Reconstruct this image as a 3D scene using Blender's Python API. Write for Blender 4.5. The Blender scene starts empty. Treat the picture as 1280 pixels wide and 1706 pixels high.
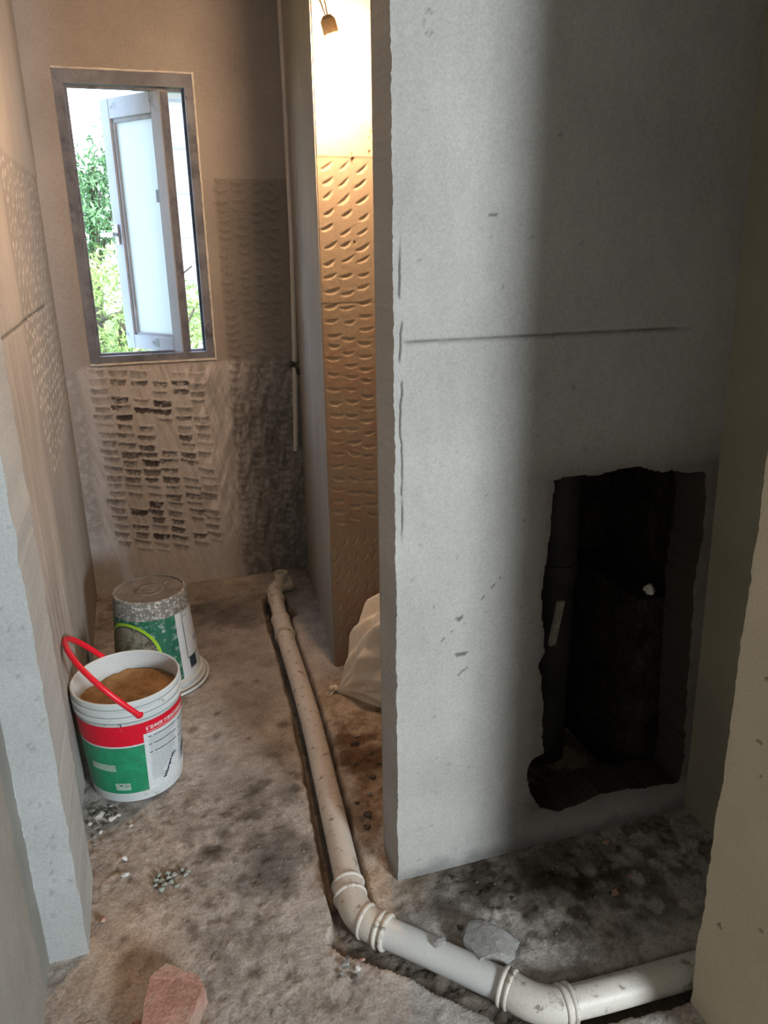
import bpy, bmesh, math, random
import numpy as np
from mathutils import Vector, Matrix

random.seed(7)
RNG = np.random.default_rng(11)
SC = bpy.context.scene
COL = SC.collection

# ------------------------------------------------------------------ camera
f, H = 1300.0, 1.5
def _n(v): v = np.array(v, float); return v / np.linalg.norm(v)
down = _n([50.0, 3747.0, f])
px = [4416.0, 0.0, f]; px[1] = -(px[0] * down[0] + px[2] * down[2]) / down[1]
Xc = _n(px); Yc = np.cross(-down, Xc)
R = np.array([Xc, Yc, -down])
cam_d = bpy.data.cameras.new('camera')
cam = bpy.data.objects.new('camera', cam_d); COL.objects.link(cam)
m = Matrix(((R[0,0], -R[0,1], -R[0,2], 0), (R[1,0], -R[1,1], -R[1,2], 0), (R[2,0], -R[2,1], -R[2,2], H), (0,0,0,1)))
cam.matrix_world = m
cam_d.sensor_fit = 'VERTICAL'; cam_d.sensor_height = 24.0; cam_d.lens = f / 1706 * 24.0
cam_d.clip_start = 0.02; cam_d.clip_end = 200
SC.camera = cam

# ------------------------------------------------------------------ world
W = bpy.data.worlds.new('overcast'); SC.world = W; W.use_nodes = True
nt = W.node_tree; nt.nodes.clear()
o = nt.nodes.new('ShaderNodeOutputWorld'); b = nt.nodes.new('ShaderNodeBackground')
tc = nt.nodes.new('ShaderNodeTexCoord'); sp = nt.nodes.new('ShaderNodeSeparateXYZ'); rp = nt.nodes.new('ShaderNodeValToRGB')
nt.links.new(tc.outputs['Generated'], sp.inputs[0]); nt.links.new(sp.outputs['Z'], rp.inputs[0])
rp.color_ramp.elements[0].position = 0.0; rp.color_ramp.elements[0].color = (.70, .82, 1, 1)
rp.color_ramp.elements[1].position = .6; rp.color_ramp.elements[1].color = (.56, .74, 1, 1)
nt.links.new(rp.outputs[0], b.inputs[0]); b.inputs[1].default_value = 6.6
nt.links.new(b.outputs[0], o.inputs[0])

sun_d = bpy.data.lights.new('sun', 'SUN'); sun_d.energy = 9; sun_d.angle = .05; sun_d.color = (1, .96, .85)
sun = bpy.data.objects.new('sun', sun_d); COL.objects.link(sun); sun.location = (6, 2, 12)
sun.rotation_euler = Vector((-.35, .25, -1)).to_track_quat('-Z', 'Y').to_euler()

# daylight of the window in the hall wall behind the camera
ar = bpy.data.lights.new('hall_daylight', 'AREA'); ar.shape = 'RECTANGLE'; ar.size = .74; ar.size_y = .85
ar.energy = 235; ar.color = (.88, .96, 1)
aro = bpy.data.objects.new('hall_daylight', ar); COL.objects.link(aro); aro.location = (2.14, -2.98, 1.72)
aro.rotation_euler = Vector((-.34, 1, -.20)).to_track_quat('-Z', 'Z').to_euler()

BULB_STRENGTH = 1050
BULB_COL = (1, .62, .35)

SC.view_settings.view_transform = 'Standard'; SC.view_settings.look = 'None'
SC.view_settings.exposure = 0.0; SC.view_settings.gamma = 1; SC.view_settings.use_curve_mapping = False
SC.cycles.max_bounces = 8; SC.cycles.diffuse_bounces = 3
SC.cycles.sample_clamp_indirect = 6; SC.cycles.use_denoising = True

# ------------------------------------------------------------------ noise
def vnoise(u, v, seed=0):
    rng = np.random.default_rng(seed); T = rng.random((256, 256))
    iu = np.floor(u).astype(int); iv = np.floor(v).astype(int); fu = u - iu; fv = v - iv
    fu = fu * fu * (3 - 2 * fu); fv = fv * fv * (3 - 2 * fv)
    a = T[iu % 256, iv % 256]; b_ = T[(iu + 1) % 256, iv % 256]; c = T[iu % 256, (iv + 1) % 256]; d = T[(iu + 1) % 256, (iv + 1) % 256]
    return (a * (1 - fu) + b_ * fu) * (1 - fv) + (c * (1 - fu) + d * fu) * fv
def fbm(u, v, s, seed=0, octs=4):
    r = 0; a = 1; t = 0
    for k in range(octs):
        r = r + a * vnoise(u * s + 13.7 * k, v * s + 7.1 * k, seed + k); t += a; a *= .5; s *= 2.03
    return r / t
def sstep(a, b_, x):
    t = np.clip((x - a) / (b_ - a), 0, 1); return t * t * (3 - 2 * t)

# ------------------------------------------------------------------ materials
def mat(name, color=(.5,.5,.5), rough=.8, var=.15, vscale=6, grain=.12, gscale=180, bump=.25, dist=.002, attr=False,
        metal=0, dirt=None, dscale=20, dlo=.5, dhi=.6, spec=.3, trans=0, emit=None):
    M = bpy.data.materials.new(name); M.use_nodes = True; N = M.node_tree; L = N.links
    bs = N.nodes['Principled BSDF']; bs.inputs['Roughness'].default_value = rough; bs.inputs['Metallic'].default_value = metal
    bs.inputs['Specular IOR Level'].default_value = spec
    tc = N.nodes.new('ShaderNodeTexCoord')
    n1 = N.nodes.new('ShaderNodeTexNoise'); n1.inputs['Scale'].default_value = vscale; n1.inputs['Detail'].default_value = 6
    n2 = N.nodes.new('ShaderNodeTexNoise'); n2.inputs['Scale'].default_value = gscale; n2.inputs['Detail'].default_value = 4
    L.new(tc.outputs['Object'], n1.inputs[0]); L.new(tc.outputs['Object'], n2.inputs[0])
    def mr(src, amt):
        q = N.nodes.new('ShaderNodeMapRange'); q.inputs[1].default_value = .3; q.inputs[2].default_value = .7
        q.inputs[3].default_value = 1 - amt; q.inputs[4].default_value = 1 + amt; L.new(src, q.inputs[0]); return q.outputs[0]
    mu = N.nodes.new('ShaderNodeMath'); mu.operation = 'MULTIPLY'; L.new(mr(n1.outputs[0], var), mu.inputs[0]); L.new(mr(n2.outputs[0], grain), mu.inputs[1])
    mx = N.nodes.new('ShaderNodeVectorMath'); mx.operation = 'SCALE'
    if attr:
        at = N.nodes.new('ShaderNodeAttribute'); at.attribute_name = 'Col'; L.new(at.outputs['Color'], mx.inputs[0])
    else:
        mx.inputs[0].default_value = color
    L.new(mu.outputs[0], mx.inputs['Scale']); out = mx.outputs[0]
    if dirt:
        n3 = N.nodes.new('ShaderNodeTexNoise'); n3.inputs['Scale'].default_value = dscale; n3.inputs['Detail'].default_value = 8; n3.inputs['Roughness'].default_value = .7
        L.new(tc.outputs['Object'], n3.inputs[0])
        q = N.nodes.new('ShaderNodeMapRange'); q.inputs[1].default_value = dlo; q.inputs[2].default_value = dhi; L.new(n3.outputs[0], q.inputs[0])
        mm = N.nodes.new('ShaderNodeMix'); mm.data_type = 'RGBA'; L.new(q.outputs[0], mm.inputs[0]); L.new(out, mm.inputs[6]); mm.inputs[7].default_value = (*dirt, 1)
        out = mm.outputs[2]
    L.new(out, bs.inputs['Base Color'])
    if bump:
        bp = N.nodes.new('ShaderNodeBump'); bp.inputs['Strength'].default_value = bump; bp.inputs['Distance'].default_value = dist
        L.new(n2.outputs[0], bp.inputs['Height']); L.new(bp.outputs[0], bs.inputs['Normal'])
    if trans: bs.inputs['Transmission Weight'].default_value = trans
    if emit:
        bs.inputs['Emission Color'].default_value = (*emit[0], 1); bs.inputs['Emission Strength'].default_value = emit[1]
    return M

M_wall = mat('cement_plaster', attr=True, rough=.9, var=.10, vscale=3, grain=.10, gscale=220, bump=.35, dist=.0015, spec=.15)
M_floor = mat('cement_floor', attr=True, rough=.92, var=.16, vscale=9, grain=.22, gscale=150, bump=.6, dist=.003, spec=.12)
M_plain = mat('plain_plaster', (.36,.335,.30), rough=.9, spec=.1)
M_hallw = mat('hall_plaster', (.09,.08,.07), rough=.95, spec=.1)
M_shaft_shade = mat('shaft_shade', (.036,.030,.026), rough=1, var=.4, vscale=14, grain=.3, gscale=60, bump=.8, dist=.008, spec=0)  # shade of the enclosed shaft put into a near-black colour
M_alu = mat('grey_aluminium', (.30,.32,.35), rough=.5, var=.12, grain=.06, bump=.1, dirt=(.50,.48,.45), dscale=14, dlo=.55, dhi=.72)
M_alud = mat('dusty_aluminium', (.21,.235,.30), rough=.6, var=.25, vscale=12, grain=.1, bump=.1, dirt=(.10,.115,.16), dscale=10, dlo=.5, dhi=.65)
M_sash = mat('sash_paint', (.42,.46,.52), rough=.5, var=.08, grain=.05, bump=.08, dirt=(.16,.17,.20), dscale=9, dlo=.60, dhi=.72)
M_caulk = mat('white_caulk', (.72,.72,.70), rough=.7, var=.15, vscale=20)
M_chrome = mat('worn_steel', (.42,.43,.46), rough=.3, metal=.8, bump=0)
M_pvc = mat('dusty_pvc', (.60,.56,.50), rough=.45, var=.06, vscale=10, grain=.06, bump=.06, dirt=(.20,.165,.125), dscale=30, dlo=.565, dhi=.66, spec=.4)
M_pvcw = mat('white_pvc', (.63,.62,.60), rough=.35, var=.05, grain=.03, bump=.05, dirt=(.3,.27,.24), dscale=40, dlo=.64, dhi=.7, spec=.4)
M_red = mat('red_plastic', (.78,.012,.03), rough=.35, var=.08, bump=0, spec=.5)
M_bw = mat('white_plastic', (.62,.66,.66), rough=.4, var=.06, grain=.04, bump=.05, dirt=(.22,.21,.18), dscale=22, dlo=.63, dhi=.73, spec=.4)
M_lred = mat('label_red', (.70,.008,.03), rough=.35, var=.05, bump=0, dirt=(.32,.20,.19), dscale=16, dlo=.63, dhi=.76, spec=.4)
M_lgreen = mat('label_green', (.02,.27,.13), rough=.4, var=.15, vscale=30, bump=0, dirt=(.12,.22,.17), dscale=20, dlo=.55, dhi=.75, spec=.4)
M_lwhite = mat('label_white', (.66,.70,.72), rough=.4, var=.04, bump=0)
M_ink = mat('ink_dark', (.05,.08,.09), rough=.5, bump=0)
M_inkg = mat('ink_grey', (.26,.30,.32), rough=.5, bump=0)
M_wtext = mat('lettering_white', (.80,.72,.70), rough=.5, bump=0)
M_pale = mat('label_pale_green', (.36,.50,.42), rough=.5, var=.2, vscale=30, bump=0)
M_sand = mat('builders_sand', (.34,.205,.10), rough=1, var=.25, vscale=30, grain=.2, gscale=300, bump=.7, dist=.004, spec=0)
M_dirty = mat('cement_crust', (.17,.145,.12), rough=.9, var=.25, vscale=25, grain=.2, bump=.5, dist=.002, dirt=(.42,.41,.38), dscale=30, dlo=.62, dhi=.72)
M_crustw = mat('crust_flaked', (.20,.19,.17), rough=.9, var=.3, vscale=40, bump=.5, dist=.002, dirt=(.60,.60,.56), dscale=95, dlo=.50, dhi=.62)
M_gg = mat('tin_green', (.015,.13,.075), rough=.45, var=.2, vscale=25, bump=.1, dirt=(.34,.44,.40), dscale=48, dlo=.53, dhi=.66, spec=.4)
M_lime = mat('lime_print', (.36,.58,.04), rough=.4, var=.1, bump=0, dirt=(.12,.16,.04), dscale=30, dlo=.62, dhi=.7)
M_cream = mat('cream_print', (.26,.25,.19), rough=.5, var=.3, vscale=20, bump=0, dirt=(.10,.085,.06), dscale=20, dlo=.5, dhi=.62)
M_navy = mat('navy_print', (.02,.04,.06), rough=.5, bump=0, dirt=(.35,.38,.38), dscale=60, dlo=.6, dhi=.66)
M_blue = mat('blue_paint', (.04,.07,.30), rough=.5, bump=0)
M_sack = mat('woven_sack', (.80,.72,.60), rough=.6, var=.08, vscale=8, grain=.05, gscale=400, bump=.15, spec=.3)
M_brick = mat('red_brick', (.42,.235,.18), rough=.95, var=.2, vscale=30, grain=.15, gscale=120, bump=.8, dist=.004, dirt=(.40,.33,.27), dscale=12, dlo=.5, dhi=.7)
M_stone = mat('mortar_lump', (.27,.26,.245), rough=.95, var=.2, vscale=30, bump=.6, dist=.003)
M_stonew = mat('pale_chip', (.62,.60,.57), rough=.9, var=.15, vscale=30, bump=.5)
M_stoned = mat('dark_chip', (.10,.085,.07), rough=1, var=.3, vscale=30, bump=.6)
M_stoneg = mat('greenish_chip', (.32,.35,.31), rough=.9, var=.25, vscale=40, bump=.6)
M_socket = mat('lamp_socket', (.42,.30,.17), rough=.5, bump=0)
M_wire = mat('lamp_wire', (.16,.11,.06), rough=.6, bump=0)
M_bulb = mat('lamp_glow', (1,.8,.5), bump=0, emit=(BULB_COL, BULB_STRENGTH))
M_bark = mat('bark', (.10,.08,.06), rough=1, bump=.5, gscale=40)
M_leaf1 = mat('leaf_bright', (.30,.40,.13), rough=.6, var=.35, vscale=2.0, grain=.2, gscale=20, bump=0)
M_leaf2 = mat('leaf_green', (.13,.24,.10), rough=.6, var=.35, vscale=2.0, grain=.2, gscale=20, bump=0)
M_far = mat('far_wall', (.50,.44,.43), rough=.9, bump=0, var=.04)
M_fargl = mat('far_glass', (.20,.23,.28), rough=.2, bump=0)
M_ground = mat('grass_ground', (.10,.16,.05), rough=1, var=.3, bump=0)
M_foil = mat('crumpled_film', (.75,.72,.60), rough=.12, spec=.8, bump=0)
# frosted glass: light comes through it softly
M_frost = bpy.data.materials.new('frosted_glass'); M_frost.use_nodes = True
N = M_frost.node_tree; N.nodes.remove(N.nodes['Principled BSDF']); out = [n for n in N.nodes if n.type == 'OUTPUT_MATERIAL'][0]
tr = N.nodes.new('ShaderNodeBsdfTranslucent'); tr.inputs[0].default_value = (.68,.69,.68,1)
df = N.nodes.new('ShaderNodeBsdfDiffuse'); df.inputs[0].default_value = (.6,.68,.7,1)
gl = N.nodes.new('ShaderNodeBsdfGlossy'); gl.inputs['Roughness'].default_value = .25
m1 = N.nodes.new('ShaderNodeMixShader'); m1.inputs[0].default_value = .25; m2 = N.nodes.new('ShaderNodeMixShader'); m2.inputs[0].default_value = .05
N.links.new(tr.outputs[0], m1.inputs[1]); N.links.new(df.outputs[0], m1.inputs[2]); N.links.new(m1.outputs[0], m2.inputs[1]); N.links.new(gl.outputs[0], m2.inputs[2]); N.links.new(m2.outputs[0], out.inputs[0])

# ------------------------------------------------------------------ object helpers
def link(name, me, material=None, parent=None, loc=None):
    ob = bpy.data.objects.new(name, me); COL.objects.link(ob)
    if material is not None and me is not None and not me.materials: me.materials.append(material)
    if parent: ob.parent = parent
    if loc: ob.location = loc
    return ob
def from_bm(name, bm, material, parent=None, smooth=False, loc=None):
    me = bpy.data.meshes.new(name); bm.to_mesh(me); bm.free()
    if smooth: me.shade_smooth()
    return link(name, me, material, parent, loc)
def pyd(name, vs, fs, material, parent=None, smooth=False, loc=None):
    me = bpy.data.meshes.new(name); me.from_pydata([tuple(map(float, v)) for v in vs], [], [tuple(int(i) for i in q) for q in fs]); me.update()
    if smooth: me.shade_smooth()
    return link(name, me, material, parent, loc)
TONE = {'mortar_lump': 'grey', 'pale_chip': 'pale', 'dark_chip': 'dark', 'red_brick': 'reddish', 'greenish_chip': 'greenish'}
def tag(o, label=None, cat=None, group=None, kind=None):
    if label: o['label'] = label
    if cat: o['category'] = cat
    if group: o['group'] = group
    if kind: o['kind'] = kind
    return o
def empty(name, loc=(0,0,0)):
    o = bpy.data.objects.new(name, None); COL.objects.link(o); o.location = loc; o.empty_display_size = .05; return o
def box_bm(bm, a, b_):
    x0,y0,z0 = a; x1,y1,z1 = b_
    v = [bm.verts.new(p) for p in [(x0,y0,z0),(x1,y0,z0),(x1,y1,z0),(x0,y1,z0),(x0,y0,z1),(x1,y0,z1),(x1,y1,z1),(x0,y1,z1)]]
    for q in [(3,2,1,0),(4,5,6,7),(0,1,5,4),(1,2,6,5),(2,3,7,6),(3,0,4,7)]: bm.faces.new([v[i] for i in q])
def boxes(name, lst, material, parent=None, bevel=0, loc=None):
    bm = bmesh.new()
    for a, b_ in lst: box_bm(bm, a, b_)
    if bevel: bmesh.ops.bevel(bm, geom=bm.edges[:], offset=bevel, segments=2, affect='EDGES')
    return from_bm(name, bm, material, parent, loc=loc)

def coords(a, b_, coarse, dense=(), extra=()):
    """coordinate array: coarse steps, with (lo, hi, step) stretches that are finer"""
    pts = [a, b_] + list(extra)
    cur = list(np.arange(a, b_, coarse))
    for lo, hi, st in dense:
        cur = [c for c in cur if not (lo - st * .5 < c < hi + st * .5)]
        cur += list(np.linspace(lo, hi, max(2, int(round((hi - lo) / st)) + 1)))
    for e in pts: cur = [c for c in cur if abs(c - e) > .0012] + [e]
    return np.array(sorted(cur))

def relief(name, O, du, dv, n, us, vs, hfun, cfun, thick, material, parent=None, holes=None, poly=None, edge=None, closed=True, rows=None):
    """a wall or floor surface as a height field over (u, v), with real thickness behind it"""
    O, du, dv, n = map(lambda a: np.array(a, float), (O, du, dv, n))
    U, V = np.meshgrid(us, vs, indexing='ij'); Hh = hfun(U, V)
    if edge is not None: U = edge(U, V)
    keep = np.ones((len(us) - 1, len(vs) - 1), bool)
    uc = (us[:-1] + us[1:]) / 2; vc = (vs[:-1] + vs[1:]) / 2; UC, VC = np.meshgrid(uc, vc, indexing='ij')
    for h in (holes or []): keep &= ~((UC > h[0]) & (UC < h[1]) & (VC > h[2]) & (VC < h[3]))
    if poly is not None:
        P = np.array(poly); Q = np.roll(P, -1, 0)
        def inside(X, Y):
            r = np.zeros(X.shape, bool)
            for (x1, y1), (x2, y2) in zip(P, Q):
                c = ((y1 > Y) != (y2 > Y)) & (X < (x2 - x1) * (Y - y1) / (y2 - y1 + 1e-12) + x1); r ^= c
            return r
        keep &= ~inside(UC, VC); ins = inside(U, V)
        bd = np.full(U.shape, 1e9); BU = U.copy(); BV = V.copy()
        for (x1, y1), (x2, y2) in zip(P, Q):
            dx, dy = x2 - x1, y2 - y1; t = np.clip(((U - x1) * dx + (V - y1) * dy) / (dx * dx + dy * dy + 1e-12), 0, 1)
            qx, qy = x1 + t * dx, y1 + t * dy; d = (U - qx) ** 2 + (V - qy) ** 2; w = d < bd
            bd = np.where(w, d, bd); BU = np.where(w, qx, BU); BV = np.where(w, qy, BV)
        near = ins & (bd < .012 ** 2); U = np.where(near, BU, U); V = np.where(near, BV, V)
    nu, nv = U.shape
    pos = O + U[..., None] * du + V[..., None] * dv + Hh[..., None] * n
    col = cfun(U, V)
    idx = np.arange(nu * nv).reshape(nu, nv)
    F = np.stack([idx[:-1, :-1], idx[1:, :-1], idx[1:, 1:], idx[:-1, 1:]], -1)[keep]
    flip = np.dot(np.cross(du, dv), n) < 0
    if flip: F = F[:, ::-1]
    # boundary edges of the kept faces -> skirt going back by the thickness
    E_ = np.concatenate([F[:, [0, 1]], F[:, [1, 2]], F[:, [2, 3]], F[:, [3, 0]]])
    key = np.sort(E_, 1); kk = key[:, 0].astype(np.int64) * (nu * nv) + key[:, 1]
    _, inv, cnt = np.unique(kk, return_inverse=True, return_counts=True); B = E_[cnt[inv] == 1]
    pos = pos.reshape(-1, 3); col = np.clip(col.reshape(-1, 3), 0, 1)
    nb = len(B); base = len(pos)
    a = pos[B[:, 0]]; c = pos[B[:, 1]]
    hd = lambda P_: P_ - (np.dot(P_ - O, n)[:, None] + thick) * n
    sk = np.concatenate([a, c, hd(a), hd(c)]); skc = np.concatenate([col[B[:, 0]], col[B[:, 1]]] * 2)
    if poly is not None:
        inn = ((sk[:, 0] > .79) & (sk[:, 0] < 1.32) & (sk[:, 2] > .05) & (sk[:, 2] < 1.05)); skc[inn] = (.055, .042, .034)  # broken faces of the hole, brown darkened with painted shade
    SF = np.stack([base + nb + np.arange(nb), base + np.arange(nb), base + 2 * nb + np.arange(nb), base + 3 * nb + np.arange(nb)], -1)
    pos = np.concatenate([pos, sk]); col = np.concatenate([col, skc]); FF = np.concatenate([F, SF])
    if closed and poly is None and not holes:
        c4 = np.array([O + uu * du + vv * dv - thick * n for uu, vv in [(us[0], vs[0]), (us[-1], vs[0]), (us[-1], vs[-1]), (us[0], vs[-1])]])
        k = len(pos); pos = np.concatenate([pos, c4]); col = np.concatenate([col, np.full((4, 3), .3)])
        FF = np.concatenate([FF, [[k + 3, k + 2, k + 1, k]] if not flip else [[k, k + 1, k + 2, k + 3]]])
    # drop verts that no face uses
    used = np.zeros(len(pos), bool); used[FF.ravel()] = True; mp = np.cumsum(used) - 1
    pos = pos[used]; col = col[used]; FF = mp[FF]
    me = bpy.data.meshes.new(name); me.vertices.add(len(pos)); me.vertices.foreach_set('co', pos.astype(np.float32).ravel())
    me.loops.add(len(FF) * 4); me.loops.foreach_set('vertex_index', FF.astype(np.int32).ravel())
    me.polygons.add(len(FF)); me.polygons.foreach_set('loop_start', np.arange(0, len(FF) * 4, 4, dtype=np.int32))
    me.update(calc_edges=True); me.validate()
    ca = me.color_attributes.new('Col', 'FLOAT_COLOR', 'POINT')
    ca.data.foreach_set('color', np.concatenate([col, np.ones((len(col), 1))], 1).astype(np.float32).ravel())
    me.shade_smooth()
    return link(name, me, material, parent)

def nick(Hh, Cc, us, vs, u0, v0, L, Wd, ang, D, lift=None, tint=None, curve=0.0, pw=2):
    """one chisel mark: sharp upper lip, floor ramping out downwards"""
    r = L * .6 + Wd
    i0, i1 = np.searchsorted(us, [u0 - r, u0 + r]); j0, j1 = np.searchsorted(vs, [v0 - r, v0 + r])
    if i1 - i0 < 2 or j1 - j0 < 2: return
    U, V = np.meshgrid(us[i0:i1] - u0, vs[j0:j1] - v0, indexing='ij')
    ca, sa = math.cos(ang), math.sin(ang); a = U * ca + V * sa; b_ = -(-U * sa + V * ca) + curve * a * a / L
    e = np.clip(1 - np.abs(2 * a / L) ** pw, 0, 1); w = Wd * np.sqrt(e) + 1e-6
    t = b_ / w; ins = (t > 0) & (t < 1) & (e > 0)
    Hh[i0:i1, j0:j1] -= np.where(ins, D * np.sqrt(e) * np.where(t < .5, t / .5, (1 - t) / .5), 0)
    lip = (t <= 0) & (t > -.35) & (e > 0); Hh[i0:i1, j0:j1] += np.where(lip, D * .25 * e * (1 + t / .35), 0)
    if tint is not None:
        k = np.where(ins, 1., 0.)[..., None]; Cc[i0:i1, j0:j1] = Cc[i0:i1, j0:j1] * (1 - k * tint[1]) + np.array(tint[0]) * k * tint[1]

def groove(Hh, Cc, V, v0, w, D, amt):
    g = np.exp(-((V - v0) / w) ** 2); Hh -= D * g; Cc *= (1 - .6 * g * amt)[..., None]

TOP = 2.75
# ================================================================== SETTING
CEM = np.array([.36, .335, .30])
def const(c): return lambda U, V: np.broadcast_to(np.array(c), U.shape + (3,)).copy()

def build_partition():
    us = coords(0, .86, .02, [(.031, .86, .0048), (0, .030, .0016)]); vs = coords(0, TOP, .02, [(0, 2.0, .0050)])
    U, V = np.meshgrid(us, vs, indexing='ij')
    Hh = .0012 * (fbm(U, V, 9, 3) - .5) + .0012 * (fbm(U, V, 70, 5) - .5)
    C = np.array([.40, .39, .365]) * (1 + .14 * (fbm(U, V, 7, 8) - .5) + .10 * (fbm(U * 1.0, V * .25, 60, 9) - .5))[..., None]
    # scored level line, ragged at its left end
    wob = .0015 * (fbm(U, U * 0 + 1, 40, 4) - .5)
    fade = sstep(.012, .03, U) * (1 - sstep(.60, .72, U))
    g = np.exp(-((V - 1.3135 + wob) / .0026) ** 2) * fade; Hh -= .005 * g; C *= (1 - .8 * g)[..., None]
    # corner crack
    cu = .014 + .010 * (fbm(V * 0 + 3, V, 22, 12) - .5)
    g = np.exp(-((U - cu) / .0016) ** 2) * sstep(.88, .95, V) * (1 - sstep(1.45, 1.52, V)) * sstep(.35, .5, fbm(U * 0, V, 16, 30))
    Hh -= .004 * g; C *= (1 - .85 * g)[..., None]
    for (x, z, L, w, a) in [(.148, .704, .016, .012, .2), (.155, .612, .032, .010, -.05), (.108, .655, .012, .005, .6), (.13, .672, .012, .004, .6),
                            (.228, .770, .020, .005, .8), (.205, .745, .012, .004, .9), (.245, .785, .012, .004, .8), (.16, .565, .03, .004, .7), (.19, 1.545, .05, .003, .08)]:
        nick(Hh, C, us, vs, x, z, L, w, a, .004, tint=((.10, .09, .075), .8))
    for q in range(46):    # tiny pits
        nick(Hh, C, us, vs, random.uniform(.03, .5), random.uniform(.05, 1.7), .009, .006, random.uniform(-1, 1), .002, tint=((.2, .19, .17), .5))
    # darker towards the foot and round the broken hole
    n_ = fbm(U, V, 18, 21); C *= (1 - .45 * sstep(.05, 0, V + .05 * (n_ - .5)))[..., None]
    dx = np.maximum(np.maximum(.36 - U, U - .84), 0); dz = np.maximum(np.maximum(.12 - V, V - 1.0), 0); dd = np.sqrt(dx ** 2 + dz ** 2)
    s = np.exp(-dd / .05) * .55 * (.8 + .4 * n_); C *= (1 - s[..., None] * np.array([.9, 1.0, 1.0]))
    # pencilled 0
    a = np.arctan2(V - 1.856, (U - .069) * 2.2); rr = np.hypot(V - 1.856, (U - .069) * 2.2)
    C *= (1 - .45 * np.exp(-((rr - .019) / .0022) ** 2))[..., None]
    hole = [(.846,1.0),(.868,1.006),(.905,1.001),(.958,1.003),(1.019,1.012),(1.06,1.008),(1.1,.998),(1.17,.985),(1.242,.978),(1.252,.90),(1.261,.806),(1.248,.736),(1.256,.62),(1.264,.51),(1.27,.40),(1.279,.293),
            (1.291,.157),(1.287,.09),(1.128,.112),(1.036,.118),(.984,.105),(.914,.095),(.86,.122),(.829,.177),(.814,.235),(.828,.277),(.866,.288),(.853,.36),(.849,.453),(.833,.539),(.847,.577),(.838,.65),(.829,.743),(.839,.802),(.842,.889)]
    P = []
    for i, (x, z) in enumerate(hole):
        x2, z2 = hole[(i + 1) % len(hole)]; k = max(1, int(math.hypot(x2 - x, z2 - z) / .022))
        for j in range(k):
            t = j / k; P.append((x + (x2 - x) * t - .476 + random.uniform(-.0035, .0035), z + (z2 - z) * t + random.uniform(-.0035, .0035)))
    def edge(U_, V_):
        e = .006 * (fbm(V_ * 0 + 5, V_, 25, 40) - .5) + .004 * (fbm(V_ * 0 + 9, V_, 120, 41) - .5)
        return U_ + e * np.clip(1 - U_ / .02, 0, 1)
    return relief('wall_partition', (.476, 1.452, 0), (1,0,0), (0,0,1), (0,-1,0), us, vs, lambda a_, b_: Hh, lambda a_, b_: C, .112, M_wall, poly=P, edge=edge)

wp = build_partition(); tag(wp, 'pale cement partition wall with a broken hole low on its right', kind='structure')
# back face of the partition and the pipe shaft behind the hole
o_ = boxes('wall_partition_back', [((.478,1.5635,0),(.785,1.58,TOP)), ((.785,1.5635,1.12),(1.5,1.58,TOP))], M_plain); tag(o_, kind='structure')
o_ = boxes('wall_shaft', [((.785,1.5645,0),(.805,1.98,1.12)), ((1.33,1.5645,0),(1.36,1.98,1.12)), ((.785,1.96,0),(1.36,1.99,1.12)), ((.785,1.5645,1.10),(1.36,1.99,1.13))], M_shaft_shade)
tag(o_, 'shaft behind the broken hole, coloured near black for the shade inside', kind='structure')

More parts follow.
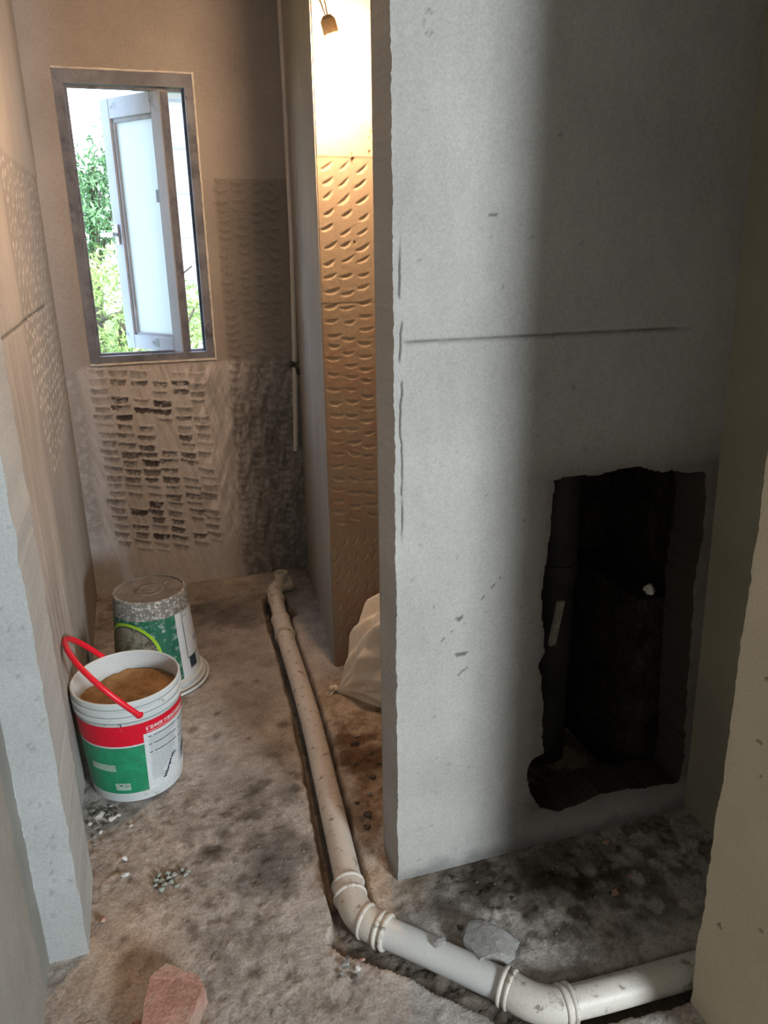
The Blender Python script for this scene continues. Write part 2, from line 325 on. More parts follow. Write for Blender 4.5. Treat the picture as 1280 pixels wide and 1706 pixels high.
def build_back():
    X0 = -.40
    wl, wr, wb, wt = -.184 - X0, .325 - X0, 1.032, 2.122
    us = coords(0, 1.12, .02, [(.10, 1.10, .0046)], extra=(wl, wr)); vs = coords(0, TOP, .02, [(0, 2.35, .0050)], extra=(wb, wt))
    U, V = np.meshgrid(us, vs, indexing='ij'); X = U + X0
    Hh = .0016 * (fbm(U, V, 6, 50) - .5) + .0010 * (fbm(U, V, 80, 51) - .5)
    C = np.array([.375, .36, .35]) * (1 + .16 * (fbm(U, V, 6, 52) - .5))[..., None]
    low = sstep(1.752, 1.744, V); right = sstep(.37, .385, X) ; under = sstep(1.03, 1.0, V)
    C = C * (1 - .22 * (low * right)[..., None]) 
    # pale dust on the hacked area below the window, with daylight painted into its colour
    reg = under * sstep(-.25, -.2, X) * sstep(.50, .36, X) * sstep(.10, .26, V)
    st = fbm(U * 1.0 + V * .25, V * .10, 90, 60, 3); st2 = fbm(U - V * .35, V * .2, 55, 61, 3)
    C = C * (1 + (reg * (.35 + .9 * (st - .5)))[..., None])
    kd = (reg * np.clip(.62 + 1.5 * (st - .5), .1, 1))[..., None] * .8; C = C * (1 - kd) + np.array([.60, .62, .66]) * kd
    kd = (under * sstep(.34, .10, V) * sstep(.42, .2, X) * (.4 + .8 * (st - .3)))[..., None].clip(0, .6); C = C * (1 - kd) + np.array([.56, .59, .64]) * kd
    strk = under * sstep(.16, .24, X) * sstep(.12, .25, V)
    C = C * (1 + (strk * 1.3 * np.clip(st2 - .5, -.2, .3))[..., None]); Hh += .0035 * strk * (st2 - .5)
    Hh += reg * .002 * (st - .5)
    dust_daylight = under * sstep(.30, .05, V) * sstep(.45, .2, X); C = C * (1 + .22 * dust_daylight[..., None])  # low strip lightened as well, powder and painted daylight together
    rnd = random.Random(4)
    for k, cx in enumerate([-.165, -.085, -.005, .078, .165, .235]):
        z = 1.01 - .008 * k; tilt = .05
        while z > .17:
            cxx = cx + .03 * (1 - z) + rnd.uniform(-.006, .006); tl = -.08 - .28 * max(0, 1 - z) ** 1.2 + rnd.uniform(-.08, .08)
            vis = (1 if .22 < z < .97 else .5) * (1 if 0 < k < 5 else .6)
            if rnd.random() < .9:
                nick(Hh, C, us, vs, cxx - X0, z, .074 * rnd.uniform(.75, 1.1), .031 * rnd.uniform(.6, 1.1), tl, .0065 * vis, tint=((.065, .06, .066), min(1, vis) * rnd.choice((.35, .7, .8, .95))), pw=7)
                nick(Hh, C, us, vs, cxx - X0, z + .006, .086, .0065, tl, -.0022, tint=((.68, .69, .72), .85), curve=.4, pw=4)
            z -= .0385 * rnd.uniform(.88, 1.12)
    # ragged remains of paint over the marks
    n_ = fbm(U, V, 55, 63, 4); k_ = (under * sstep(.54, .62, n_))[..., None] * .6; C = C * (1 - k_) + np.array([.50, .51, .54]) * k_
    for cx in (.405, .475, .545, .61):
        z = 1.735
        while z > .15:
            nick(Hh, C, us, vs, cx - X0 + rnd.uniform(-.006, .006), z + rnd.uniform(-.007,.007), .066 * rnd.uniform(.6, 1.1), .016, rnd.uniform(-.35, .25), .0045 if z > .95 else .003, curve=.5, tint=((.20, .18, .17), .45))
            nick(Hh, C, us, vs, cx - X0, z + .004, .06, .004, rnd.uniform(-.3, .2), -.0012, curve=.5, tint=((.45, .42, .40), .45))
            z -= .034 * rnd.uniform(.85, 1.2)
    z = 1.74
    while z > 1.04:
        nick(Hh, C, us, vs, -.235 - X0, z, .07, .013, rnd.uniform(0, .35), .0025, curve=1.5); z -= .04
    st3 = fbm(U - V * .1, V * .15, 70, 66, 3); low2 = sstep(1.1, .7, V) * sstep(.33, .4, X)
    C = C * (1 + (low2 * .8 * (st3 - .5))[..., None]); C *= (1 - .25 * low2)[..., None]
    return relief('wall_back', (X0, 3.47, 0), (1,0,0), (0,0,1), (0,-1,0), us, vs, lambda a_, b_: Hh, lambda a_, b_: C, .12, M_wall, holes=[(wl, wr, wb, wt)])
tag(build_back(), 'hacked cement end wall with the open window', kind='structure')

def build_left():
    Y0, Y1 = 1.69, 3.50
    us = coords(0, Y1 - Y0, .03, [(0, 1.78, .0065)]); vs = coords(0, TOP, .03, [(0, 2.3, .0062)])
    U, V = np.meshgrid(us, vs, indexing='ij'); Y = U + Y0
    Hh = .0015 * (fbm(U, V, 5, 70) - .5) + .0010 * (fbm(U, V, 60, 71) - .5)
    C = np.array([.37, .345, .315]) * (1 + .16 * (fbm(U, V, 5, 72) - .5))[..., None]
    low = sstep(1.75, 1.744, V + .01 * (fbm(U, V, 30, 73) - .5)); ar_ = low * sstep(2.36, 2.44, Y + .3 * (1.75 - V) * 0)
    Hh -= .004 * ar_; C *= (1 - .16 * ar_)[..., None]
    comb = sstep(1.0, .8, V) * sstep(3.5, 3.2, Y); cb = np.sin((U + .12 * V) * 260 + 3 * fbm(U, V, 8, 74))
    Hh += .0011 * comb * cb; C *= (1 + .10 * comb * cb)[..., None]
    st = fbm(U + .1 * V, V * .12, 45, 75, 3); z1 = sstep(1.75, 1.2, V) * sstep(2.6, 2.3, Y); Hh += .003 * z1 * (st - .5); C *= (1 + .35 * z1 * (st - .5))[..., None]
    C *= (1 + .3 * sstep(1.2, .5, V) * (st - .5))[..., None]
    rnd = random.Random(9)
    z = 1.73
    while z > .80:
        y = 2.46 + rnd.uniform(0, .05) + max(0, 1.2 - z) * .3
        while y < 3.44:
            nick(Hh, C, us, vs, y - Y0 + rnd.uniform(-.01, .01), z + rnd.uniform(-.008, .008), .046, .017, rnd.uniform(.3, 1.0) if z > 1.3 else rnd.uniform(-.1, .5), .0055, tint=((.60, .56, .52), .55))
            y += .075 * rnd.uniform(.8, 1.3)
        z -= .036
    g = np.exp(-((V - 1.302 - .004 * (fbm(U, V * 0, 9, 77) - .5)) / .0035) ** 2) * sstep(3.15, 3.0, Y); Hh -= .005 * g; C *= (1 - .7 * g)[..., None]
    return relief('wall_left', (-.285, Y0, 0), (0,1,0), (0,0,1), (1,0,0), us, vs, lambda a_, b_: Hh, lambda a_, b_: C, .12, M_wall)
tag(build_left(), 'left cement wall with chisel nicks', kind='structure')

def build_stub():
    A = np.array([.579, 2.508, 0]); B_ = np.array([.688, 3.475, 0]); L = np.linalg.norm(B_ - A); du = (B_ - A) / L; n = np.array([-du[1], du[0], 0])
    us = coords(0, L, .02, [(0, L, .0055)]); vs = coords(0, TOP, .03, [(0, 2.3, .0075)])
    U, V = np.meshgrid(us, vs, indexing='ij')
    st = fbm(U + .01 * V, V * .06, 60, 80, 4)
    Hh = .0025 * (st - .5) * sstep(1.9, 1.5, V) + .001 * (fbm(U, V, 50, 81) - .5)
    C = np.array([.345, .325, .29]) * (1 + .16 * (fbm(U, V, 5, 82) - .5) + .35 * (st - .5) * sstep(1.9, 1.5, V))[..., None]
    # two vertical chases cut beside the supply pipe
    for uc, w, v0 in ((.66, .016, 1.06), (.745, .010, 1.10)):
        g = sstep(w, w * .5, np.abs(U - uc + .012 * (1.5 - V) + .006 * (fbm(U * 0, V, 14, 85) - .5))) * sstep(v0, v0 + .05, V) * (1 - .75 * sstep(1.6, 1.9, V))
        Hh -= .006 * g; C *= (1 - .60 * g)[..., None]
    def edge(U_, V_):
        e = .004 + .004 * (fbm(V_ * 0 + 5, V_, 30, 140) - .5) + .003 * (fbm(V_ * 0 + 9, V_, 130, 141) - .5)
        return U_ + e * np.clip(1 - U_ / .02, 0, 1)
    return relief('wall_stub', A, du, (0,0,1), n, us, vs, lambda a_, b_: Hh, lambda a_, b_: C, .008, M_wall, edge=edge)
tag(build_stub(), 'narrow combed cement return wall beside the corner pipe', kind='structure')

def build_alcove():
    X0 = .583
    us = coords(0, .75, .03, [(0, .30, .0030)]); vs = coords(0, TOP, .03, [(0, 2.15, .0034)])
    U, V = np.meshgrid(us, vs, indexing='ij')
    low = sstep(1.7455, 1.7425, V)
    Hh = .0012 * (fbm(U, V, 8, 90) - .5) - .002 * low + .0016 * low * (fbm(U, V, 110, 91, 3) - .5)
    C = np.array([.40, .345, .275]) * (1 + .12 * (fbm(U, V, 7, 92) - .5))[..., None]; C = C * (1 - .22 * low[..., None] * np.array([.8, 1.0, 1.15]))
    reddish = (sstep(1.35, 1.2, V) * sstep(.5, .65, fbm(U, V, 12, 93)))[..., None]; C = C * (1 - reddish * .35) + np.array([.34, .19, .13]) * reddish * .35
    rnd = random.Random(3)
    for k, cx in enumerate((.026, .080, .135, .192, .25)):
        z = 1.722 - .004 * k
        while z > .55:
            a = .62 - .75 * sstep(1.72, 1.05, np.array(z)) + rnd.uniform(-.10, .10)
            if z < .9: a += rnd.uniform(-.3, .15)
            nick(Hh, C, us, vs, cx + .012 * (1.7 - z) + rnd.uniform(-.005, .005), z + rnd.uniform(-.005, .005), .050 * rnd.uniform(.8, 1.1), .0155 * rnd.uniform(.75, 1.15), float(a), .0052, tint=((.56, .48, .36), .45))
            z -= .0455 * rnd.uniform(.86, 1.1)
    z = .50
    while z > .08:      # comb arcs near the floor
        for cx in (.02, .055, .09, .125, .16, .195):
            nick(Hh, C, us, vs, cx + rnd.uniform(-.004, .004), z, .06, .010, 1.45 + rnd.uniform(-.15, .15), .004, curve=1.0, tint=((.5, .42, .3), .3))
        z -= .062
    g = np.exp(-((V - 1.312) / .002) ** 2); Hh -= .002 * g; C *= (1 - .35 * g)[..., None]
    for x, z, s in ((.110, 1.735, .014), (.108, 1.752, .008), (.165, 1.758, .010), (.10, 1.86, .006), (.165, 1.80, .006), (.17, 1.815, .006), (.112, 1.498, .008), (.14, 1.83, .004)):
        nick(Hh, C, us, vs, x, z + s * .6, s * .7, s * 1.4, 0, .006, tint=((.16, .10, .05), .8))
    return relief('wall_alcove', (X0, 2.504, 0), (1,0,0), (0,0,1), (0,-1,0), us, vs, lambda a_, b_: Hh, lambda a_, b_: C, .035, M_wall)
tag(build_alcove(), 'lamp-lit alcove wall with rows of lens-shaped chisel cuts', kind='structure')
tag(boxes('wall_alcove_right', [((1.335,1.58,0),(1.40,2.55,TOP))], M_plain), kind='structure')

def build_right():
    us = coords(0, .55, .02); vs = coords(0, TOP, .03)
    U, V = np.meshgrid(us, vs, indexing='ij'); Hh = .0025 * (fbm(U, V, 8, 95) - .5)
    C = np.array([.30, .27, .20]) * (1 + .2 * (fbm(U, V, 6, 96) - .5))[..., None]
    return relief('wall_right', (1.315, .93, 0), (0,1,0), _n([-.036,0,1]), _n([-1,0,-.036]), us, vs, lambda a_, b_: Hh, lambda a_, b_: C, .12, M_wall)
tag(build_right(), 'shaded side wall between the partition and the door reveal', kind='structure')

def build_jamb():
    # door reveal facing left, its far edge broken
    us = coords(0, .265, .02, [(0, .265, .005)]); vs = coords(0, TOP, .03, [(0, 1.6, .006)])
    U, V = np.meshgrid(us, vs, indexing='ij'); Hh = .003 * (fbm(U, V, 9, 100) - .5) + .001 * (fbm(U, V, 60, 101) - .5)
    C = np.array([.54, .46, .34]) * (1 + .16 * (fbm(U, V, 8, 102) - .5))[..., None]  # warm bounced light put into the plaster colour
    for u, z, s in ((.19, .68, .012), (.175, .62, .006), (.15, .52, .008), (.20, .80, .010), (.12, .33, .008), (.1, .45, .006), (.21, .25, .012), (.05, .1, .01)):
        nick(Hh, C, us, vs, u, z, s * .8, s, 1.2, .004, tint=((.12, .09, .05), .75))
    def edge(U_, V_):
        e = .016 * (fbm(V_ * 0 + 5, V_, 9, 105) - .5) + .008 * (fbm(V_ * 0 + 9, V_, 60, 106) - .5) + .012 * (V_ - .6)
        return U_ + e * np.clip(1 - (.265 - U_) / .05, 0, 1)
    return relief('wall_right_jamb', (.95, .70, 0), (0,1,0), (0,0,1), (-1,0,0), us, vs, lambda a_, b_: Hh, lambda a_, b_: C, .42, M_wall, edge=edge)
tag(build_jamb(), 'plaster door reveal, coloured tan for the warm light on it, with a broken edge at right', kind='structure')

def build_pier():
    us = coords(0, .084, .02, [(0, .084, .005)]); vs = coords(0, TOP, .03, [(0, 1.6, .006)])
    U, V = np.meshgrid(us, vs, indexing='ij'); Hh = .002 * (fbm(U, V, 12, 110) - .5) + .0012 * (fbm(U, V, 70, 111) - .5)
    C = np.array([.42, .43, .42]) * (1 + .14 * (fbm(U, V, 9, 112) - .5))[..., None]
    for k in range(30): nick(Hh, C, us, vs, random.uniform(.02, .08), random.uniform(.1, 1.4), .014, .007, random.uniform(.8, 2), .003, tint=((.25, .25, .24), .5))
    def edge(U_, V_):
        e = .007 * (fbm(V_ * 0 + 5, V_, 20, 115) - .5) + .004 * (fbm(V_ * 0 + 9, V_, 90, 116) - .5)
        return U_ + e * np.clip((U_ - .06) / .02, 0, 1)
    return relief('wall_left_pier', (-.331, 1.47, 0), (1,0,0), (0,0,1), (0,-1,0), us, vs, lambda a_, b_: Hh, lambda a_, b_: C, .225, M_wall, edge=edge)
tag(build_pier(), 'cool grey wall end projecting in the left foreground', kind='structure')

def build_hall_left():
    us = coords(0, 4.53, .05, [(3.5, 4.53, .008)]); vs = coords(0, TOP, .04, [(0, 1.4, .009)])
    U, V = np.meshgrid(us, vs, indexing='ij'); Hh = .003 * (fbm(U, V, 9, 120) - .5) + .0025 * (fbm(U, V, 60, 121) - .5)
    C = np.array([.31, .30, .27]) * (1 + .2 * (fbm(U, V, 9, 122) - .5))[..., None]
    return relief('wall_left_hall', (-.331, -3.06, 0), (0,1,0), (0,0,1), (1,0,0), us, vs, lambda a_, b_: Hh, lambda a_, b_: C, .1, M_wall)
tag(build_hall_left(), 'rough grey hall wall at the far left', kind='structure')
# hall behind the camera, with its own window opening for the daylight
tag(boxes('wall_rear', [((-.43,-3.20,0),(1.75,-3.06,TOP)), ((2.53,-3.20,0),(3.0,-3.06,TOP)), ((1.75,-3.20,0),(2.53,-3.06,1.27)), ((1.75,-3.20,2.17),(2.53,-3.06,TOP))], M_hallw), kind='structure')
tag(boxes('wall_right_hall', [((2.9,-3.06,0),(3.0,.80,TOP)), ((1.372,.70,0),(2.9,.80,TOP))], M_hallw), kind='structure')
tag(boxes('ceiling', [((-.45,-3.22,TOP),(3.02,3.62,TOP+.12))], M_hallw), kind='structure')

# ---- floor
PIPE_A = [(.452,2.90),(.445,2.667),(.420,2.226),(.385,1.798),(.353,1.484),(.345,1.38)]
PIPE_B = [(.362,1.345),(.462,1.251),(.596,1.105),(.622,1.060)]
PIPE_C = [(.665,1.030),(.843,1.020),(1.29,1.005)]
def seg_dist(X, Y, P):
    """signed distance to a polyline, side and length along it"""
    best = np.full(X.shape, 9.); side = np.zeros(X.shape)
    for (x1, y1), (x2, y2) in zip(P[:-1], P[1:]):
        dx, dy = x2 - x1, y2 - y1; l = math.hypot(dx, dy); t = np.clip(((X - x1) * dx + (Y - y1) * dy) / l ** 2, 0, 1)
        d = np.hypot(X - x1 - t * dx, Y - y1 - t * dy); s = ((X - x1) * dy - (Y - y1) * dx) / l; w = d < best
        best = np.where(w, d, best); side = np.where(w, s, side)
    return best, side
def build_floor():
    us = coords(-.45, 3.05, .06, [(-.36, 1.34, .0068)]); vs = coords(-3.2, 3.60, .08, [(.85, 3.50, .0068)])
    X, Y = np.meshgrid(us, vs, indexing='ij')
    wob = .012 * (fbm(X, Y, 14, 200) - .5) + .008 * (fbm(X, Y, 60, 201) - .5)
    dA, _ = seg_dist(X + .004, Y, [(.470,3.16)] + PIPE_A + [(.345,1.33)])
    dB, _ = seg_dist(X + .008, Y + .010, [(.345,1.345)] + PIPE_B[1:3] + [(.640,1.035)])
    dC, _ = seg_dist(X, Y + .004, [(.640,1.035)] + PIPE_C[1:])
    dpit = np.hypot((X - .47) * .9, Y - 3.02) - .06
    t = np.minimum.reduce([dA - .050, dB - .058, dC - .050, dpit]) + wob
    tr_ = sstep(.006, -.006, t)
    n1 = fbm(X, Y, 5, 210); n2 = fbm(X, Y, 28, 211); n3 = fbm(X, Y, 110, 212, 3)
    Hh = .006 * (n1 - .5) + .006 * (n2 - .5) + .004 * (n3 - .5)
    C = np.array([.40, .37, .34]) * (1 + .20 * (n1 - .5) + .25 * (n2 - .5) + .25 * (n3 - .5))[..., None]
    def blob(x, y, rx, ry, a=0.0, hard=.25, seed=300, sc=16, amp=.7):
        dx, dy = X - x, Y - y; ca, sa = math.cos(a), math.sin(a)
        d = np.sqrt(((dx * ca + dy * sa) / rx) ** 2 + ((-dx * sa + dy * ca) / ry) ** 2)
        return sstep(1 + hard, 1 - hard, d + amp * (fbm(X, Y, sc, seed) - .5) * 1.6)
    def stain(k, c, s):
        nonlocal C
        k = (k * s)[..., None]; C = C * (1 - k) + np.array(c) * k * C / C.mean()
    # damp dark patches
    stain(blob(.20, 1.62, .11, .09, hard=.5, seed=310), (.135, .135, .14), .85)
    stain(blob(.19, 1.90, .10, .16, hard=.8, seed=311, sc=10), (.17, .155, .14), .6)
    stain(blob(.27, 2.25, .10, .20, hard=.8, seed=312, sc=10), (.19, .165, .14), .5)
    stain(blob(.34, 3.08, .22, .15, hard=.5, seed=313, sc=12), (.12, .115, .11), .75)
    stain(blob(.26, 2.75, .14, .22, hard=.8, seed=314, sc=8), (.24, .23, .22), .5)
    rr_ = random.Random(55)
    for k in range(46):
        x, y = rr_.uniform(-.2, .30), rr_.uniform(1.15, 2.6); q = rr_.uniform(.005, .016) * (1.4 if y > 1.9 else 1)
        stain(blob(x, y, q, q * rr_.uniform(.5, 1), a=rr_.uniform(0, 3), hard=.5, seed=700 + k, sc=60, amp=1.2), (.10, .09, .08), rr_.uniform(.35, .75))
    stain(sstep(.50, .66, fbm(X, Y, 34, 366, 4)) * sstep(.48, .60, fbm(X, Y, 4, 367)), (.17, .155, .145), .55)
    stain(blob(.02, 3.2, .3, .22, hard=.6, seed=315, sc=12), (.15, .145, .14), .55)
    stain(blob(-.2, 1.45, .16, .2, hard=.9, seed=317, sc=6), (.37, .29, .22), .6)
    for (x, y, r, s) in [(.19,1.905,.030,.8),(.22,1.93,.02,.7),(.03,1.69,.040,.75),(.055,1.70,.03,.7),(-.01,1.78,.025,.6),(.30,1.88,.018,.8),(.10,1.83,.02,.6),(.18,1.80,.022,.7),(.08,1.76,.02,.5),
                         (.27,2.05,.02,.6),(.33,2.2,.02,.6),(.32,1.93,.02,.7),(.10,1.55,.012,.5),(.02,1.52,.012,.6),(-.02,1.47,.014,.6),(.11,1.58,.014,.5)]:
        stain(blob(x, y, r, r * .9, hard=.6, seed=int(x * 900 + y * 77) % 900, sc=45, amp=1.0), (.085, .078, .07), s)
    # loose soil in the alcove and along the pipe
    stain(sstep(.02, .05, X - (.44 - .10 * (1.8 - Y) * 0)) * sstep(1.60, 1.72, Y) * sstep(2.52, 2.35, Y), (.34, .25, .15), .55)
    stain(blob(.53, 1.95, .10, .13, hard=.5, seed=330, sc=22, amp=1.3), (.08, .055, .035), .9)
    stain(blob(.47, 1.70, .06, .12, hard=.5, seed=331, sc=30, amp=1.3), (.13, .09, .06), .7)
    stain(blob(.46, 1.45, .10, .09, hard=.6, seed=332, sc=20), (.36, .27, .18), .5)
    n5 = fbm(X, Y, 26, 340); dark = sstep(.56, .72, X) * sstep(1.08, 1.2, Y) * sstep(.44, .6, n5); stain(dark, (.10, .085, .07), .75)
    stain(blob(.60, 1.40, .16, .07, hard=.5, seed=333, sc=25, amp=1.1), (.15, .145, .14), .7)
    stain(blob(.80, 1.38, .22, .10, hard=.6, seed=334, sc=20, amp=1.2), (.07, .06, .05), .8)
    spk = sstep(.66, .74, fbm(X, Y, 60, 350, 3)); stain(spk * (Y < 1.75), (.15, .14, .13), .5)
    spl = sstep(.64, .74, fbm(X, Y, 22, 352, 4)) * (X < .4); stain(spl, (.20, .18, .16), .4)
    pale = fbm(X, Y, 11, 351, 5); C = C * (1 + .55 * (pale - .5))[..., None]
    pits = sstep(.60, .70, fbm(X, Y, 95, 353, 2)) * sstep(.45, .55, fbm(X, Y, 9, 354)); stain(pits * (Y < 2.2), (.17, .155, .14), .55); Hh -= .002 * pits
    clod = blob(.53, 1.95, .14, .16, seed=330, sc=22) + blob(.47, 1.68, .06, .12, seed=331) + sstep(.5, .62, X) * sstep(1.22, 1.3, Y) * sstep(1.46, 1.40, Y)
    Hh += .022 * np.clip(clod, 0, 1) * np.clip(fbm(X, Y, 42, 360, 4) - .42, 0, 1)
    Hh += .012 * np.clip(fbm(X, Y, 48, 361, 4) - .62, 0, 1) * (X < .5)
    # the chase
    Hh = Hh * (1 - tr_) + tr_ * (-.050 + .02 * (n2 - .5) + .012 * (n3 - .5))
    k = tr_[..., None] * .85; C = C * (1 - k) + np.array([.15, .12, .09]) * (1 + .8 * (n2 - .5))[..., None] * k
    rim = (np.exp(-((t - .010) / .008) ** 2) * (1 - tr_))[..., None] * .25; C = C * (1 - rim) + np.array([.40, .33, .25]) * rim
    return relief('floor', (0, 0, 0), (1,0,0), (0,1,0), (0,0,1), us, vs, lambda a_, b_: Hh, lambda a_, b_: C, .2, M_floor)
tag(build_floor(), 'rough stained cement floor with a chase cut for the pipe', kind='structure')

# ================================================================== WINDOW
win = boxes('window_1', [((-.184,3.468,1.032),(-.150,3.530,2.122)), ((.291,3.468,1.032),(.325,3.530,2.122)), ((-.150,3.468,1.032),(.291,3.530,1.062)), ((-.150,3.468,2.072),(.291,3.530,2.122))], M_alud)
tag(win, 'grey aluminium casement window standing open', kind='structure')
boxes('outer_stop', [((-.150,3.508,1.062),(-.140,3.530,2.072)), ((.281,3.508,1.062),(.291,3.530,2.072)), ((-.140,3.508,1.062),(.281,3.530,1.070)), ((-.140,3.508,2.064),(.281,3.530,2.072))], M_alud, win)
def caulk_strip():
    bm = bmesh.new()
    for a, b_ in [((-.186,3.4625,1.026),(.330,3.470,1.034)), ((.323,3.4625,1.03),(.3295,3.470,2.126)), ((-.186,3.464,2.120),(.330,3.470,2.1255))]: box_bm(bm, a, b_)
    for e in range(3): bmesh.ops.subdivide_edges(bm, edges=[e_ for e_ in bm.edges if e_.calc_length() > .05], cuts=3)
    for v in bm.verts: v.co += Vector((random.uniform(-1,1), random.uniform(-.5,.5), random.uniform(-1,1))) * .0014
    return bm
from_bm('caulk_line', caulk_strip(), M_caulk, win)['label'] = 'pale caulk bead round the window frame'
sash = empty('sash', (.193, 3.466, 1.062)); sash.parent = win
sash.rotation_euler = (0, 0, math.atan2(.289, -.226))       # local x runs from the hinge side to the lock side
SW, SH, TH = .367, 1.000, -.046
fw = .056
boxes('sash_stile', [((0,TH,0),(fw,0,SH))], M_sash, sash, .002)
boxes('sash_stile', [((SW-fw,TH,0),(SW,0,SH))], M_sash, sash, .002)
boxes('edge_strip', [((-.0015,TH+.004,.004),(.0,-.004,SH-.004))], M_alud, sash)['label'] = 'dark strip added on the hinge edge of the stile'  # the stile's own edge face, darkened with an added strip
boxes('sash_rail', [((fw,TH,0),(SW-fw,0,.060))], M_sash, sash, .0015)
boxes('sash_rail', [((fw,TH,SH-.075),(SW-fw,0,SH))], M_sash, sash, .0015)
boxes('glazing_bead', [((fw,-.030,.060),(fw+.012,-.010,SH-.075)), ((SW-fw-.012,-.030,.060),(SW-fw,-.010,SH-.075)), ((fw,-.030,.060),(SW-fw,-.010,.070)), ((fw,-.030,SH-.090),(SW-fw,-.010,SH-.075))], M_alu, sash)
boxes('glass_pane', [((fw+.004,-.028,.064),(SW-fw-.004,-.022,SH-.080))], M_frost, sash)['label'] = 'pale frosted glass pane'
boxes('sticker', [((.080,-.0218,.60),(.098,-.0208,.648))], M_inkg, sash)
boxes('handle', [((SW-.040,0,.440),(SW-.020,.010,.520)), ((SW-.036,.010,.474),(SW-.024,.030,.486)), ((SW-.038,.026,.470),(SW+.050,.036,.488))], M_chrome, sash, .002)['label'] = 'small steel window handle'
boxes('friction_stay', [((.02,-.03,-.006),(.26,-.018,-.001))], M_chrome, sash)
boxes('tape_remnant', [((.15,.0002,.016),(.172,.0010,.050))], M_inkg, sash)

# ================================================================== LATHES, TUBES
def lathe(name, prof, material, parent=None, seg=64, loc=None, smooth=True, close=False):
    vs_, fs_ = [], []
    for r, z in prof:
        for i in range(seg):
            a = 2 * math.pi * i / seg; vs_.append((r * math.cos(a), r * math.sin(a), z))
    for j in range(len(prof) - 1):
        for i in range(seg):
            k = (i + 1) % seg; fs_.append((j * seg + i, j * seg + k, (j + 1) * seg + k, (j + 1) * seg + i))
    ob = pyd(name, vs_, fs_, material, parent, smooth, loc)
    if smooth: 
        try: ob.data.set_sharp_from_angle(angle=math.radians(35))
        except Exception: pass
    return ob
def sweep(name, P, rad, material, parent=None, seg=20, cap=True, squash=None):
    P = [Vector(p) for p in P]; n = len(P)
    if not hasattr(rad, '__len__'): rad = [rad] * n
    T = [(P[min(i + 1, n - 1)] - P[max(i - 1, 0)]).normalized() for i in range(n)]
    ref = Vector((0, 0, 1)) if abs(T[0].z) < .9 else Vector((1, 0, 0)); N_ = (ref - T[0] * ref.dot(T[0])).normalized()
    vs_, fs_ = [], []
    for i in range(n):
        N_ = (N_ - T[i] * N_.dot(T[i])).normalized(); B_ = T[i].cross(N_)
        for k in range(seg):
            a = 2 * math.pi * k / seg; s = squash or (1, 1)
            vs_.append(P[i] + N_ * math.cos(a) * rad[i] * s[0] + B_ * math.sin(a) * rad[i] * s[1])
    for i in range(n - 1):
        for k in range(seg):
            q = (k + 1) % seg; fs_.append((i * seg + k, i * seg + q, (i + 1) * seg + q, (i + 1) * seg + k))
    if cap: fs_.append(tuple(range(seg))[::-1]); fs_.append(tuple((n - 1) * seg + k for k in range(seg)))
    ob = pyd(name, vs_, fs_, material, parent, True)
    try: ob.data.set_sharp_from_angle(angle=math.radians(40))
    except Exception: pass
    return ob
def arc_pts(p0, p1, p2, n=10):
    p0, p1, p2 = Vector(p0), Vector(p1), Vector(p2)
    return [p0 * (1 - t) ** 2 + p1 * 2 * t * (1 - t) + p2 * t * t for t in [i / (n - 1) for i in range(n)]]
def ring(name, p, d, r, w, material, parent):
    p, d = Vector(p), Vector(d).normalized(); a = .0025
    return sweep(name, [p - d * w / 2, p - d * (w / 2 - a), p - d * w * .05, p + d * w * .05, p + d * (w / 2 - a), p + d * w / 2], [r, r + .003, r + .0035, r + .0035, r + .003, r], material, parent, 28)

# ---- drain pipe
ZP = .004; PR = .034
dp = empty('drain_pipe', (.36, 1.40, 0)); tag(dp, 'long cream plastic drain pipe lying in the floor chase with two bends', 'pipe')
def at_parent(ob, par):
    ob.matrix_parent_inverse = Matrix.Translation(-par.location); return ob
def lerp(a, b_, t): return (a[0] + (b_[0] - a[0]) * t, a[1] + (b_[1] - a[1]) * t, ZP)
def smooth_line(P, n=6, z=ZP):
    Pv = [Vector((x, y, z)) for x, y in P]; out = []
    for i in range(len(Pv) - 1):
        a, b_ = Pv[i], Pv[i + 1]
        ta = (Pv[i + 1] - Pv[max(i - 1, 0)]) * (.5 if i else 1); tb = (Pv[min(i + 2, len(Pv) - 1)] - Pv[i]) * (.5 if i + 2 < len(Pv) else 1)
        for k in range(n):
            t = k / n; out.append(a * (2*t**3 - 3*t**2 + 1) + ta * (t**3 - 2*t**2 + t) + b_ * (-2*t**3 + 3*t**2) + tb * (t**3 - t**2))
    return out + [Pv[-1]]
at_parent(sweep('pipe_section', smooth_line([(.448,2.83),(.420,2.226),(.385,1.798),(.355,1.46)]), PR, M_pvc, dp, 28), dp)
at_parent(sweep('pipe_section', smooth_line([(.392,1.322),(.462,1.251),(.600,1.102)]), PR, M_pvcw, dp, 28), dp)['label'] = 'cleaner white length of drain pipe'
at_parent(sweep('pipe_section', smooth_line([(.700,1.028),(.843,1.020),(1.29,1.005)]), PR, M_pvc, dp, 28), dp)
eb = at_parent(sweep('elbow', [Vector((.353,1.475,ZP))] + arc_pts((.351,1.445,ZP), (.342,1.37,ZP), (.392,1.322,ZP), 12) + [Vector((.404,1.310,ZP))], PR + .004, M_pvc, dp, 28), dp)
for p, d in (((.3535,1.475,ZP),(-.05,-1,0)), ((.349,1.437,ZP),(-.05,-1,0)), ((.365,1.358,ZP),(.6,-.7,0)), ((.389,1.325,ZP),(.7,-.7,0)), ((.401,1.313,ZP),(.7,-.7,0))):
    ring('socket_ring', p, d, PR + .0045, .011, M_pvc, eb)
